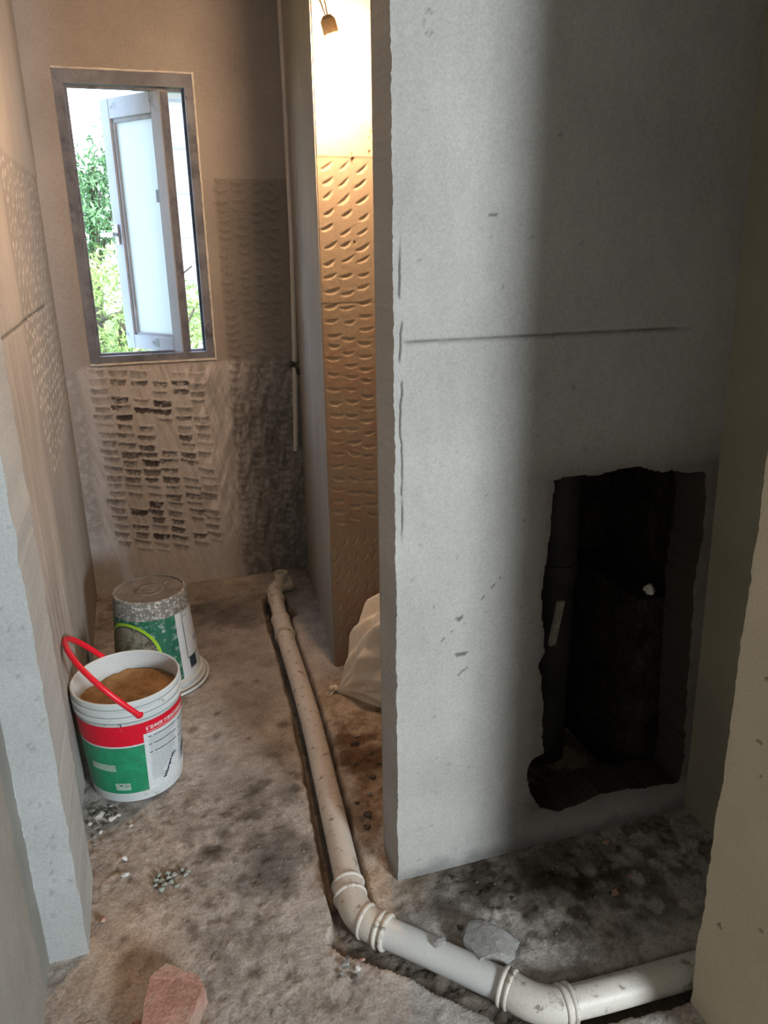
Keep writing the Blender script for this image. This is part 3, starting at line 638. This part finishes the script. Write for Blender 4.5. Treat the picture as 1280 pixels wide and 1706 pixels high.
eb = at_parent(sweep('elbow', [Vector((.594,1.108,ZP))] + arc_pts((.603,1.098,ZP), (.640,1.033,ZP), (.700,1.028,ZP), 12) + [Vector((.712,1.027,ZP))], PR + .004, M_pvc, dp, 28), dp)
for p, d in (((.596,1.106,ZP),(.68,-.73,0)), ((.606,1.094,ZP),(.68,-.73,0)), ((.692,1.0285,ZP),(1,-.05,0)), ((.708,1.0275,ZP),(1,-.05,0))):
    ring('socket_ring', p, d, PR + .0045, .011, M_pvc, eb)
# coupling, narrower run, bend and upturned inlet at the far end
cp = at_parent(sweep('coupling', [(.4465,2.79,ZP), (.4485,2.83,ZP+.001), (.452,2.90,ZP+.004), (.4535,2.94,ZP+.006)], [.038,.038,.036,.036], M_pvc, dp, 28), dp)
ring('socket_ring', (.4475,2.80,ZP), (.04,1,0), .0385, .013, M_pvc, cp); ring('socket_ring', (.4535,2.935,ZP+.006), (.04,1,0.05), .0365, .013, M_pvc, cp)
at_parent(sweep('pipe_section', [(.4535,2.92,ZP+.005), (.462,3.04,ZP+.012), (.467,3.11,ZP+.02)], .031, M_pvc, dp, 28), dp)
tp = at_parent(sweep('trap_bend', [(.4665,3.10,.022)] + [tuple(p) for p in arc_pts((.468,3.13,.026), (.470,3.21,.034), (.520,3.225,.036), 10)] + [(.555,3.232,.036)], .034, M_pvc, dp, 28), dp)
ring('socket_ring', (.4665,3.105,.023), (.05,1,.1), .0345, .014, M_pvc, tp); ring('socket_ring', (.548,3.230,.036), (1,.15,0), .033, .014, M_pvc, tp)
cupv = [(.0225,.028),(.0235,.06),(.0275,.066),(.0285,.092),(.0300,.093),(.0300,.1035),(.0260,.1035),(.0245,.092),(.0230,.05),(.001,.048)]
at_parent(lathe('inlet_cup', cupv, M_pvc, dp, 32, (0,0,0)), dp).location = (.512,3.215,0)

# ---- supply pipe in the corner
sp_ = empty('supply_pipe', (.672,3.43,.62)); tag(sp_, 'thin white plastic pipe running up the corner beside the stub wall', 'pipe')
at_parent(sweep('pipe_length', [(.648,3.43,.60),(.655,3.432,.75),(.668,3.432,1.1),(.678,3.432,1.5),(.679,3.432,2.0),(.676,3.432,2.74)], .0118, M_pvcw, sp_, 16), sp_)

# mortar clump
def hull_bm(bm, c, s, rnd, n=14, flat=1.0):
    vs_ = []
    for i in range(n):
        v = Vector((rnd.gauss(0,1), rnd.gauss(0,1), rnd.gauss(0,1))).normalized() * rnd.uniform(.8, 1)
        vs_.append(bm.verts.new(Vector(c) + Vector((v.x * s[0], v.y * s[1], v.z * s[2] * flat))))
    r = bmesh.ops.convex_hull(bm, input=vs_)
    bad = [g for g in r['geom_interior'] if isinstance(g, bmesh.types.BMVert)]
    if bad: bmesh.ops.delete(bm, geom=bad, context='VERTS')
def lumpy(name, c, s, material, seed, sub=3):
    bm = bmesh.new(); bmesh.ops.create_icosphere(bm, subdivisions=sub, radius=1); rnd = random.Random(seed)
    pl = [(Vector((rnd.gauss(0,1), rnd.gauss(0,1), rnd.gauss(0,1))).normalized(), rnd.uniform(.55, .8)) for _ in range(11)]
    for v in bm.verts:
        d = v.co.normalized(); r = min([h / max(d.dot(n_), .2) for n_, h in pl] + [1.1]); r *= rnd.uniform(.93, 1.03)
        v.co = Vector((d.x * s[0], d.y * s[1], d.z * s[2])) * r
    return from_bm(name, bm, material, None, loc=c)
def rock(name, c, s, material, seed, n=14, parent=None):
    bm = bmesh.new(); rnd = random.Random(seed); hull_bm(bm, (0,0,0), s, rnd, n)
    return from_bm(name, bm, material, parent, loc=c)
bm = bmesh.new(); rnd = random.Random(5)
for p in [(0,0,0),(-.012,.0,.012),(.012,.0,-.012),(.022,.005,-.03),(.012,0,.01),(-.020,0,.006),(.026,0,-.052),(.004,0,-.024)]: hull_bm(bm, p, (.013,.010,.016), rnd, 12)
tag(from_bm('mortar_clump', bm, mat('dark_mortar', (.07,.085,.06), var=.4, vscale=60, bump=.6), loc=(.662,3.410,.985)), 'dark clump of dried mortar stuck on the thin corner pipe', 'clump')

# ================================================================== RED-BANDED BUCKET
BX, BY = -.130, 2.085
R0, R1, HB = .128, .146, .335
bk = empty('plastic_bucket', (BX, BY, .004)); tag(bk, 'white plastic bucket full of sand with red and green bands and red handle', 'bucket')
lathe('bucket_body', [(.001,.004),(.118,.004),(.124,0),(R0,.004),(.1295,.02),(.1300,.022)] + [(.130 + (R1 - .130) * t, .022 + .25 * t) for t in (.25,.5,.75,1)] +
      [(.1475,.274),(.1500,.276),(.1500,.283),(.1475,.285),(.1475,.298),(.1515,.300),(.1515,.309),(.1480,.311),(.1480,.320),(.1505,.322),(.1505,.333),(.1485,.3355),(.1460,.3355),(.1440,.333),(.1430,.300),(.1400,.22)], M_bw, bk, 96)
def Rz(z): return .130 + (R1 - .130) * (z - .022) / .25
def wrap_patch(name, f_, a0, a1, z0, z1, material, parent, eps=.0007, n=24, sl=None):
    """a printed patch lying on the tapered side of a bucket, angles in degrees"""
    vs_, fs_ = [], []
    for i in range(n + 1):
        a = math.radians(a0 + (a1 - a0) * i / n)
        for z in (z0, z1): r = f_(z) + eps; vs_.append((r * math.cos(a), r * math.sin(a), z))
    for i in range(n): fs_.append((2*i, 2*i+2, 2*i+3, 2*i+1))
    return pyd(name, vs_, fs_, material, parent, True)
A0 = -86.5      # direction from the bucket to the viewer's side
ang = lambda d: A0 + d
seam = ang(10)
wrap_patch('label_band', Rz, ang(-172), seam, .196, .262, M_lred, bk, n=70)
wrap_patch('label_band', Rz, seam, ang(172), .223, .262, M_lred, bk, n=60)
wrap_patch('label_stripe', Rz, ang(-172), seam, .191, .196, M_lwhite, bk, n=70)
wrap_patch('label_field', Rz, ang(-172), seam, .034, .191, M_lgreen, bk, n=70)['label'] = 'green printed field of the bucket label'
wrap_patch('label_panel', Rz, seam, ang(172), .030, .223, M_lwhite, bk, eps=.0005, n=60)['label'] = 'white text panel of the bucket label'
wrap_patch('label_tag', Rz, ang(-29), ang(-11), .046, .070, M_pale, bk, eps=.0012)
wrap_patch('label_tag', Rz, ang(-58), ang(-25), .112, .134, M_pale, bk, eps=.0012)
def text_wrap(name, s, size, a_c, z, f_, material, parent, eps=.0014, sx=1.0, align='LEFT', bold=0.0, flip=False):
    cu = bpy.data.curves.new('t', 'FONT'); cu.body = s; cu.size = size; cu.align_x = align; cu.offset = bold; cu.resolution_u = 2
    to = bpy.data.objects.new('t', cu); COL.objects.link(to)
    dg = bpy.context.evaluated_depsgraph_get(); me = bpy.data.meshes.new_from_object(to.evaluated_get(dg))
    bpy.data.objects.remove(to); bpy.data.curves.remove(cu)
    bm = bmesh.new(); bm.from_mesh(me); bpy.data.meshes.remove(me)
    bmesh.ops.triangulate(bm, faces=bm.faces[:])
    for v in bm.verts:
        x, y = v.co.x * sx, v.co.y
        if flip: x, y = -x, -y
        zz = z + y; r = f_(zz) + eps; a = math.radians(a_c) + x / r; v.co = Vector((r * math.cos(a), r * math.sin(a), zz))
    return from_bm(name, bm, material, parent)
text_wrap('lettering', '硬石金钢钉打底色浆墙面系列', .0135, ang(13.5), .2345, Rz, M_wtext, bk, bold=.0004, sx=.84)
for k in range(22):
    a = 14 + k * 2.7; wrap_patch('small_print', Rz, ang(a), ang(a + 2.1), .2272, .2292, M_wtext, bk, eps=.0013, n=2) if k < 1 else None
def lines(name, rows, f_, material, parent, eps=.0012):
    vs_, fs_ = [], []
    for a0, a1, z, h in rows:
        n = max(2, int(abs(a1 - a0) / 4)); b0 = len(vs_)
        for i in range(n + 1):
            a = math.radians(ang(a0 + (a1 - a0) * i / n))
            for zz in (z, z + h): r = f_(zz) + eps; vs_.append((r * math.cos(a), r * math.sin(a), zz))
        for i in range(n): fs_.append((b0+2*i, b0+2*i+2, b0+2*i+3, b0+2*i+1))
    return pyd(name, vs_, fs_, material, parent, True)
rnd = random.Random(2); rows_d, rows_g = [], []
for z in (.209, .182, .155): rows_d += [(15, 19, z, .0030), (21, 54, z, .0028)]
for z in (.205, .176, .150): rows_d += [(59, 80, z, .0026)]
z = .204
while z > .06:
    if min(abs(z - q) for q in (.209, .182, .155)) > .004:
        rows_g.append((15.5, rnd.uniform(44, 54) if z > .10 else rnd.uniform(30, 44), z, .0014)); rows_g.append((59, 82, z - .001, .0014))
    z -= .0056
rows_g.append((-14, 70, .2275, .0018)) if False else None
lines('print_heading', rows_d, Rz, M_ink, bk); lines('small_print', rows_g, Rz, M_inkg, bk)
lines('small_print', [(14 + 2.9 * k, 16.2 + 2.9 * k, .2270, .0020) for k in range(21)], Rz, M_wtext, bk)
lines('small_print', [(-24, -20, .060, .004), (-19, -13, .061, .0015), (-19, -14, .056, .0012)], Rz, M_ink, bk, .0016)
# old scuffs on the side
rows = [(44 - k * 1.6 + rnd.uniform(-1,1), 46.5 - k * 1.6 + rnd.uniform(0,2), .108 - k * .0062, .005) for k in range(10)]; rows += [(47 + rnd.uniform(-3,3), 49 + rnd.uniform(-1,3), .11 + rnd.uniform(-.004,.004), .003) for k in range(4)]
rows += [(66 + k * 3, 68 + k * 3, .072 + .008 * k, .03) for k in range(4)] + [(-14, -13, .268, .012), (-12, -11, .262, .014), (-30, -27, .27, .002)]
for rw in rows: lines('scuff_mark', [rw], Rz, M_navy, bk, .0016)
for z_, r_ in ((.291,.1476),(.3155,.1482),(.2725,.1474)): lathe('rim_line', [(r_+.0003,z_-.0012),(r_+.0006,z_+.0012)], M_inkg, bk, 72)  # thin dark rings in the grooves of the rim
# sand
vs_, fs_ = [], []; nr, ns = 22, 64
for i in range(nr + 1):
    for k in range(ns):
        r = .1405 * i / nr; a = 2 * math.pi * k / ns; x, y = r * math.cos(a), r * math.sin(a)
        h = .272 + .07 * x + .012 * y + .030 * (float(fbm(np.array(x + 3), np.array(y + 3), 30, 400)) - .5) - .012 * math.exp(-((x + .02) ** 2 + (y - .035) ** 2) / .0012)
        vs_.append((x, y, h))
for i in range(nr):
    for k in range(ns):
        q = (k + 1) % ns; fs_.append((i*ns+k, (i+1)*ns+k, (i+1)*ns+q, i*ns+q))
pyd('sand_fill', vs_, fs_, M_sand, bk, True)['kind'] = 'stuff'
# handle leaning on the wall
pf, pb = Vector((.030, -.149, .292)), Vector((-.040, .146, .300)); ap = Vector((-.140, -.020, .462))
ctr = (pf + pb) / 2; P = []
for i in range(33):
    t = math.pi * i / 32; c, s = math.cos(t), math.sin(t); s2 = abs(s) ** .75
    P.append(ctr + (pf - pb) / 2 * (abs(c) ** .9 * (1 if c > 0 else -1)) + (ap - ctr) * s2)
hd = sweep('handle', P, .0095, M_red, bk, 14, squash=(.85, .75)); hd['label'] = 'bright red plastic handle'
ring('handle_pivot', pf + Vector((0,.004,-.001)), (.2,-1,0), .008, .010, M_red, bk)

# ================================================================== INVERTED BUCKET
gk = empty('paint_bucket', (-.047, 2.650, .004)); tag(gk, 'upturned green paint bucket crusted with cement, behind the red-handled bucket', 'bucket')
GH = .350
def Gz(z): return .148 - (z - .03) / (GH - .03) * .024
lathe('bucket_body', [(.150,0),(.166,.001),(.168,.006),(.166,.010),(.152,.012),(.150,.020),(.158,.022),(.159,.030),(.152,.032),(Gz(.034),.034),(Gz(.15),.15),(Gz(.25),.25),(Gz(.290),.290)], M_bw, gk, 80)
lathe('crust_ring', [(Gz(.286)+.0012,.284),(Gz(.3)+.002,.300),(Gz(.33)+.001,.335),(Gz(.345),GH-.003),(.120,GH),(.117,GH)], M_crustw, gk, 80)['label'] = 'flaking cement crust round the upper edge'
lathe('bucket_bottom', [(.1175,GH-.001),(.1160,GH-.006),(.050,GH-.007),(.046,GH-.004),(.040,GH-.003),(.036,GH-.006),(.020,GH-.007),(.017,GH-.004),(.001,GH-.004)], M_dirty, gk, 64)['label'] = 'brown cement-caked bottom facing up'
wrap_patch('label_field', Gz, ang(-170), ang(31), .040, .287, M_gg, gk, n=70)['label'] = 'scratched green label'
wrap_patch('label_panel', Gz, ang(31), ang(95), .036, .290, M_lwhite, gk, eps=.0009, n=24)['label'] = 'white label panel'
lines('panel_outline', [(43, 44.2, .105, .175), (43, 95, .279, .002), (44, 95, .104, .003)], Gz, M_ink, gk, .0018)
lines('print_block', [(46, 62, .062, .044)], Gz, M_navy, gk, .0018)
text_wrap('lettering', '净味', .020, ang(62), .150, Gz, M_blue, gk, .002)
text_wrap('lettering', 'ECO', .011, ang(46), .262, Gz, M_ink, gk, .002)
def disc_patch(name, ac, zc, ra, rb, material, parent, eps, seg=48, rin=0):
    vs_, fs_ = [], []; K = 5
    for j in range(K + 1):
        rr = rin + (1 - rin) * j / K
        for k in range(seg):
            t = 2 * math.pi * k / seg; z = zc + rb * rr * math.sin(t); r = Gz(z) + eps; a = math.radians(ang(ac)) + ra * rr * math.cos(t) / .137; vs_.append((r*math.cos(a), r*math.sin(a), z))
    for j in range(K):
        for k in range(seg):
            q = (k + 1) % seg; fs_.append((j*seg+k, j*seg+q, (j+1)*seg+q, (j+1)*seg+k))
    return pyd(name, vs_, fs_, material, parent, True)
disc_patch('round_print', -44, .150, .105, .112, M_cream, gk, .0012)
disc_patch('lime_ring', -44, .150, .117, .123, M_lime, gk, .0016, rin=.895)
disc_patch('dark_ring', -44, .150, .1055, .112, M_navy, gk, .0018, rin=.96)
for rw in [(-62, -34, .20, .004), (-62, -30, .165, .003), (-60, -34, .13, .003)]: lines('print_heading', [rw], Gz, M_dirty, gk, .0016)
# wire handle lying round the flange
P = [Vector((.174 * math.cos(a), .176 * math.sin(a) - .012 , .008)) for a in [math.radians(x) for x in range(-78, 62, 5)]]
sweep('handle', P, .0055, M_bw, gk, 10)
bx_ = wrap_patch('paint_smear', lambda z: .1665, ang(40), ang(66), .0015, .008, M_blue, gk, n=8)

# ================================================================== SACK
def sack():
    bm = bmesh.new(); bmesh.ops.create_icosphere(bm, subdivisions=6, radius=1)
    vs_ = np.array([v.co[:] for v in bm.verts]); x, y, z = vs_.T
    a = np.arctan2(z, y)
    # long axis along x, tip at -x, flat underneath, folds running out from the tip
    t = (x + 1) / 2; wid = np.clip(t, 0, 1) ** .80 * (1.25 - .25 * t)
    s = np.sqrt(np.maximum(1 - x ** 2, 1e-6)); cy, cz = y / s, z / s
    th = np.arctan2(cz, cy)
    def tri(q): q = q - np.floor(q); return 1 - np.abs(2 * q - 1)
    fold = .17 * tri(th * 1.15 + 1.6 * t + .25 * np.sin(5 * t)) + .10 * tri(th * 2.4 - 2.3 * t + .4) + .05 * (fbm(th * 1.0 + 4, t * 2 + 2, 2.2, 500) - .5)
    r = s ** .55 * (wid + fold * np.clip(t * 3.0, .15, 1) * (wid > 0))
    X = -1 + 2 * t; Y_ = cy * r; Z_ = cz * r
    Z_ = np.where(Z_ < -.30, -.30 + (Z_ + .30) * .08, Z_)
    for v, p in zip(bm.verts, np.stack([X, Y_, Z_], 1)): v.co = p
    return bm
sb = empty('woven_sack', (.74, 2.24, .0)); tag(sb, 'cream woven sack slumped on the alcove floor behind the partition', 'sack')
b_ = from_bm('sack_body', sack(), M_sack, sb, True); b_.scale = (.240, .175, .300); b_.location = (.012, .020, .100); b_.rotation_euler = (0, -.42, math.radians(-19))
kn = lathe('tied_corner', [(.001,-.014),(.010,-.012),(.013,-.004),(.008,.004),(.010,.012),(.006,.018),(.001,.019)], M_sack, sb, 12, (-.206, .098, .018)); kn.rotation_euler = (.3, -1.2, 0)
sweep('tie_string', [(-.208,.092,.012),(-.222,.077,.006),(-.238,.081,.006),(-.231,.095,.006),(-.214,.087,.008)], .002, M_sack, sb, 6)

# ================================================================== LAMP
lb = empty('hanging_lamp', (.590, 2.33, 2.045)); tag(lb, 'bare lamp bulb hanging from twin wires before the alcove wall', 'lamp')
lb.rotation_euler = (0, -.28, 0)
sk_ = lathe('lamp_socket', [(.001,.026),(.012,.026),(.016,.020),(.0205,.016),(.0215,-.018),(.0200,-.024),(.001,-.024)], M_socket, lb, 14, (0,0,0), smooth=False)
lathe('lamp_bulb', [(.012,-.022),(.014,-.030),(.022,-.044),(.028,-.060),(.029,-.070),(.026,-.084),(.017,-.094),(.006,-.098),(.001,-.098)], M_bulb, lb, 24)['label'] = 'glowing warm bulb'
for dx in (-.004, .004):
    sweep('lamp_wire', [(dx*.6,0,.024),(dx*1.5,.0,.06),(dx*3-.02,.0,.14),(dx*2-.075,0,.35),(dx-.195,0,.715)], .0018, M_wire, lb, 6)

# ================================================================== RUBBLE
BG = 'rubble chips beside the sand bucket'
br = None
def brick_piece():
    bm = bmesh.new()
    P = [(-.056,-.105,0),(.030,-.115,0),(.070,.004,0),(.058,.026,0),(-.012,.066,0),(-.046,.044,0)]
    lo = [bm.verts.new((x, y, 0)) for x, y, z in P]; hi = [bm.verts.new((x * .97 - .003, y * .97 + .002, .052 + random.uniform(-.004, .003))) for x, y, z in P]
    bm.faces.new(lo[::-1]); bm.faces.new(hi)
    for i in range(6): j = (i + 1) % 6; bm.faces.new([lo[i], lo[j], hi[j], hi[i]])
    bmesh.ops.triangulate(bm, faces=bm.faces[:]); bmesh.ops.subdivide_edges(bm, edges=bm.edges[:], cuts=4, use_grid_fill=True)
    rnd = random.Random(8)
    for v in bm.verts: v.co += Vector((rnd.uniform(-1,1), rnd.uniform(-1,1), rnd.uniform(-1,1))) * .0011
    return bm
b_ = from_bm('brick_fragment', brick_piece(), M_brick, loc=(-.076, 1.272, .001)); b_.rotation_euler = (.03, .02, -.12)
tag(b_, 'broken red brick lying on the floor at the bottom left', 'brick')
ch = rock('brick_chip', (-.148, 1.258, .008), (.013, .008, .008), M_brick, 51); tag(ch, 'small brick chip just left of the broken brick', 'chip')
sl = lumpy('mortar_slab', (.600, 1.212, .022), (.078, .056, .034), M_stone, 61); sl.rotation_euler = (.25, .1, -.6)
tag(sl, 'grey mortar slab leaning against the white pipe length', 'rubble')
c1 = lumpy('mortar_crumb', (.4975, 1.222, .040), (.019, .015, .014), M_stone, 62); tag(c1, 'dark mortar crumb stuck on top of the white pipe length', 'rubble')
c2 = rock('mortar_crumb', (.566, 1.152, .038), (.010, .007, .006), M_stone, 63, 16); tag(c2, 'grey mortar crumb on the white pipe near its lower bend', 'rubble')
pb_ = rock('white_pebble', (-.172, 1.737, .007), (.010, .009, .008), M_stonew, 71); tag(pb_, 'white pebble on open floor, upper of two below the sand bucket', 'pebble')
pb_ = rock('white_pebble', (-.170, 1.682, .006), (.013, .007, .007), M_stonew, 72); tag(pb_, 'flat white pebble on open floor, lower of two below the sand bucket', 'pebble')
pb_ = rock('tan_pebble', (-.222, 1.552, .009), (.011, .012, .011), M_brick, 73); tag(pb_, 'tan pebble at the foot of the left foreground wall end', 'pebble')
pb_ = rock('white_pebble', (-.155, 1.860, .005), (.007, .005, .005), M_stonew, 74); tag(pb_, 'tiny white pebble just in front of the sand bucket', 'pebble')
rnd = random.Random(21)
for k, (x, y, s, mt, lab) in enumerate([(-.238,1.925,.020,M_stonew,'largest pale chip in the heap left of the sand bucket'), (-.205,1.905,.014,M_stonew,'pale chip at the front right of the heap by the sand bucket'),
        (-.243,1.885,.012,M_stone,None), (-.222,1.890,.010,M_stoned,None), (-.198,1.940,.013,M_stoned,None), (-.255,1.955,.012,M_stone,None), (-.250,1.850,.009,M_stone,None), (-.232,1.862,.009,M_stonew,None),
        (-.188,1.915,.008,M_stonew,None), (-.225,1.955,.011,M_stoned,None), (-.262,1.905,.009,M_stonew,None), (-.215,1.925,.010,M_stone,None), (-.247,1.820,.008,M_stone,None), (-.208,1.96,.008,M_stonew,None)]):
    r_ = rock('rubble_chip', (x, y, s * .45), (s, s * .8, s * .62), mt, 100 + k)
    tag(r_, lab or 'small %s chip in the heap left of the sand bucket' % TONE[mt.name], 'rubble', BG)
for k, (dx, dy) in enumerate([(0,0),(.016,.004),(-.014,.008),(.006,-.014),(.022,-.012),(-.006,.020),(.014,.020),(-.018,-.008),(.030,.010),(-.002,-.028),(.034,-.024),(.065,.012),(.058,.0),(.050,.022)]):
    r_ = rock('green_chip', (-.083 + dx, 1.632 + dy, .005 + rnd.uniform(0,.003)), (.009, .008, .007), M_stoneg, 130 + k)
    tag(r_, 'greenish stone chip in the small cluster on open floor', 'rubble', 'greenish chips clustered on the floor')
for k, (x, y, s, m_) in enumerate([(.29,1.262,.012,M_stone),(.312,1.243,.010,M_stonew),(.328,1.262,.009,M_brick),(.300,1.228,.009,M_stoned),(.275,1.243,.008,M_stone),(.30,1.28,.008,M_stoned)]):
    r_ = rock('mortar_chip', (x, y, s * .5), (s, s * .8, s * .6), m_, 150 + k); tag(r_, 'small %s chip in the heap left of the white pipe length' % TONE[m_.name], 'rubble', 'mortar chips beside the pipe bend')
for k, (x, y, s, m_) in enumerate([(.52,2.02,.018,M_stoned),(.55,1.96,.014,M_stoned),(.50,1.92,.013,M_stoned),(.57,1.90,.014,M_stoned),(.53,1.85,.012,M_stoned),(.47,1.70,.016,M_stoned),(.452,1.655,.014,M_stoned),(.50,1.78,.011,M_stone),(.455,1.755,.010,M_stoned),(.54,2.06,.01,M_stone)]):
    r_ = rock('soil_clod', (x, y, s * .4), (s, s * .8, s * .6), m_, 170 + k); tag(r_, '%s%s soil clod on the alcove floor between pipe and partition' % ('larger ' if s > .0135 else 'small ', TONE[m_.name]), 'clod', 'soil clods on the alcove floor')
for k in range(16):
    x, y, s = rnd.uniform(.55, 1.05), rnd.uniform(1.20, 1.43), rnd.uniform(.007, .017)
    r_ = rock('dark_clod', (x, y, s * .4), (s, s * .8, s * .6), M_stoned if rnd.random() < .7 else M_brick, 190 + k)
    tag(r_, '%s %s clod on the shaded floor below the broken hole' % ('larger' if s > .012 else 'small', TONE[r_.data.materials[0].name]), 'clod', 'clods under the broken hole')
bm = bmesh.new(); rnd = random.Random(77)
for k in range(620):
    x = rnd.uniform(-.26, 1.1); y = rnd.uniform(1.1, 2.0) if rnd.random() < .7 else rnd.uniform(2, 3.3)
    if min(math.hypot(x - (.345 + .04 * (y - 1.35) / .5), 0), 9) < .07 and y < 3.0: continue
    if x < .7 and abs((y - 1.251) + 1.08 * (x - .462)) < .12 and y < 1.4: continue
    if math.hypot(x + .078, y - 1.268) < .12 or math.hypot(x - BX, y - BY) < .16 or math.hypot(x + .047, y - 2.65) < .2 or (x > .45 and 1.43 < y < 1.6) or (x > .6 and y > 1.43): continue
    if x > .45 and (y > 2.05 or (y > 1.4 and x > .6)) or (x > .6 and y < 1.1): continue
    s = rnd.uniform(.0015, .0042); hull_bm(bm, (x, y, s * .6 + .001), (s, s, s * .7), rnd, 7)
tag(from_bm('loose_grit', bm, mat('grit', (.30,.27,.24), var=.5, vscale=40, bump=0)), 'fine loose grit strewn over the cement floor', 'grit', kind='stuff')

# ---- things seen in the hole
dpz = empty('shaft_pipe', (1.07, 1.80, 0)); tag(dpz, 'dark upright drain stack inside the broken hole', 'pipe')
M_shard = mat('grimy_shard', (.36,.32,.26), var=.3, vscale=40)
M_dpipe = mat('grimy_pipe', (.05,.045,.04), rough=.7, var=.3, bump=.3)
at_parent(sweep('stack', [(1.07,1.80,-.03),(1.07,1.80,1.09)], .055, M_dpipe, dpz, 24), dpz)
at_parent(sweep('branch', [(1.07,1.80,.46),(.98,1.74,.43),(.90,1.69,.38)], .040, M_dpipe, dpz, 20), dpz)
ring('collar', (1.07-1.07,1.80-1.80,.62), (0,0,1), .057, .05, M_dpipe, dpz)
sh = boxes('broken_shard', [((-.012,-.006,-.065),(.010,.006,.065))], M_shard, dpz, .002, loc=(.962-1.07, 1.60-1.80, .56)); sh.rotation_euler = (.08, .10, .3); sh['label'] = 'pale broken sliver at the left rim of the hole'  # loose shard in the hole, only parented to the stack
bm = bmesh.new(); rnd = random.Random(15)
bmesh.ops.create_icosphere(bm, subdivisions=3, radius=.016)
for v in bm.verts: v.co *= rnd.uniform(.6, 1.1)
fo = from_bm('crumpled_film', bm, M_foil, loc=(1.248, 1.615, .605)); fo.parent = None
bxl = boxes('wall_shaft_ledge', [((1.20,1.59,.0),(1.32,1.96,.59))], M_shaft_shade); tag(bxl, 'dark block inside the hole', kind='structure')
tag(fo, 'scrap of shiny crumpled film on a ledge inside the hole', 'film')

# ================================================================== OUTSIDE
rnd = random.Random(31)
def leaf_cloud(name, centers, n, size, material, parent, seed):
    rng = np.random.default_rng(seed); vs_ = []; C_ = np.array(centers)
    w = C_[:, 3] ** 3; k = rng.choice(len(C_), n, p=w / w.sum()); c = C_[k]
    d = rng.normal(size=(n, 3)); d /= np.linalg.norm(d, axis=1)[:, None]; p = c[:, :3] + d * c[:, 3:4] * (rng.random((n, 1)) ** .4) * np.array([1, 1, .8])
    a = rng.normal(size=(n, 3)) + np.array([0, 0, -.7]); a /= np.linalg.norm(a, axis=1)[:, None]; b2 = np.cross(a, rng.normal(size=(n, 3))); b2 /= np.linalg.norm(b2, axis=1)[:, None]
    L = size * rng.uniform(.6, 1.3, (n, 1)); nrm = np.cross(a, b2)
    q = np.stack([p - a * L, p - a * L * .1 + b2 * L * .26 + nrm * L * .06, p + a * L, p - a * L * .1 - b2 * L * .26 + nrm * L * .06], 1).reshape(-1, 3)
    me = bpy.data.meshes.new(name); me.vertices.add(len(q)); me.vertices.foreach_set('co', q.astype(np.float32).ravel())
    me.loops.add(n * 4); me.loops.foreach_set('vertex_index', np.arange(n * 4, dtype=np.int32)); me.polygons.add(n); me.polygons.foreach_set('loop_start', np.arange(0, n * 4, 4, dtype=np.int32)); me.update(calc_edges=True)
    ob = link(name, me, material, parent); ob['kind'] = 'stuff'; return ob
def tree(name, base, trunk, twigs, cl, n, size, m_, label, seed):
    t = empty(name, base); tag(t, label, 'tree', 'trees outside the window')
    at_parent(sweep('trunk', trunk, [.09, .07, .04][:len(trunk)], M_bark, t, 10), t)
    for P in twigs: at_parent(sweep('branch', P, [.022, .015, .008], M_bark, t, 8), t)
    at_parent(leaf_cloud('foliage', cl, n, size, m_, t, seed), t)
cl = [(-.75,8.3,1.95,.55),(-.2,8.2,1.75,.5),(.1,8.5,2.05,.4),(-.9,8.6,2.7,.5),(-.55,8.3,2.45,.14),(-.35,8.0,2.15,.28),(.15,8.3,2.55,.22),(.0,8.3,2.35,.25),(-.42,8.4,2.4,.12)]
tree('garden_tree', (-.4,8.4,-3), [(-.4,8.4,-3),(-.35,8.4,.5),(-.2,8.4,2.2)], [[(-.33,8.4,.9),(-.25,8.1,1.4),(-.15,7.9,1.95)],[(-.3,8.4,1.2),(-.1,8.1,1.7),(.1,8.0,2.3)],[(-.3,8.3,.8),(.2,8.1,1.0),(.6,8.0,1.3)]], cl, 8500, .042, M_leaf2, 'dark green leafy tree outside the window, reaching highest', 601)
cl = [(-.5,7.2,1.15,.40),(-.1,7.1,1.25,.35),(-.45,7.0,.6,.40),(.05,7.0,.7,.40),(.5,7.2,.75,.35),(.3,7.3,1.05,.30),(.8,7.4,.85,.40),(-.8,7.3,1.0,.35),(.1,7.2,.2,.6),(.7,7.2,.2,.5),(-.4,7.2,.2,.5)]
tree('garden_shrub', (0,7.2,-3), [(0,7.2,-3),(-.05,7.2,-.5),(-.1,7.2,.9)], [[(-.05,7.15,-.2),(-.25,6.9,.5),(-.4,6.7,1.0)],[(-.1,7.1,.0),(0,6.8,.6),(.12,6.6,1.0)],[(0,7,.1),(.3,6.9,.6),(.5,6.8,1.0)]], cl, 13000, .038, M_leaf1, 'bright yellow-green bush outside the window, filling its lower half', 602)
bd = empty('far_building', (4.2, 22, -3)); tag(bd, 'pale apartment building glimpsed through the right gap of the window', 'building')
def bp_(name, a, b2, m_, par=bd): ob = boxes(name, [(a, b2)], m_, par); return at_parent(ob, bd) if par is bd else ob
bp_('facade', (.9,22,-3), (9,28,9), M_far)
for k in range(5): bp_('panel_joint', (.88,21.97,.6+1.05*k), (9,22.0,.66+1.05*k), M_alu)
for i in range(4):
    for k in range(3): bp_('window_pane', (2.3+1.7*i,21.96,1.1+2.6*k), (3.2+1.7*i,22.0,2.5+2.6*k), M_fargl)
bp_('roof_canopy', (.6,21.2,5.0), (3,22.0,5.15), M_alu)
tag(boxes('outdoor_ground', [((-40,3.8,-3.2),(40,60,-3.0))], M_ground), kind='structure')
bpy.context.view_layer.update()
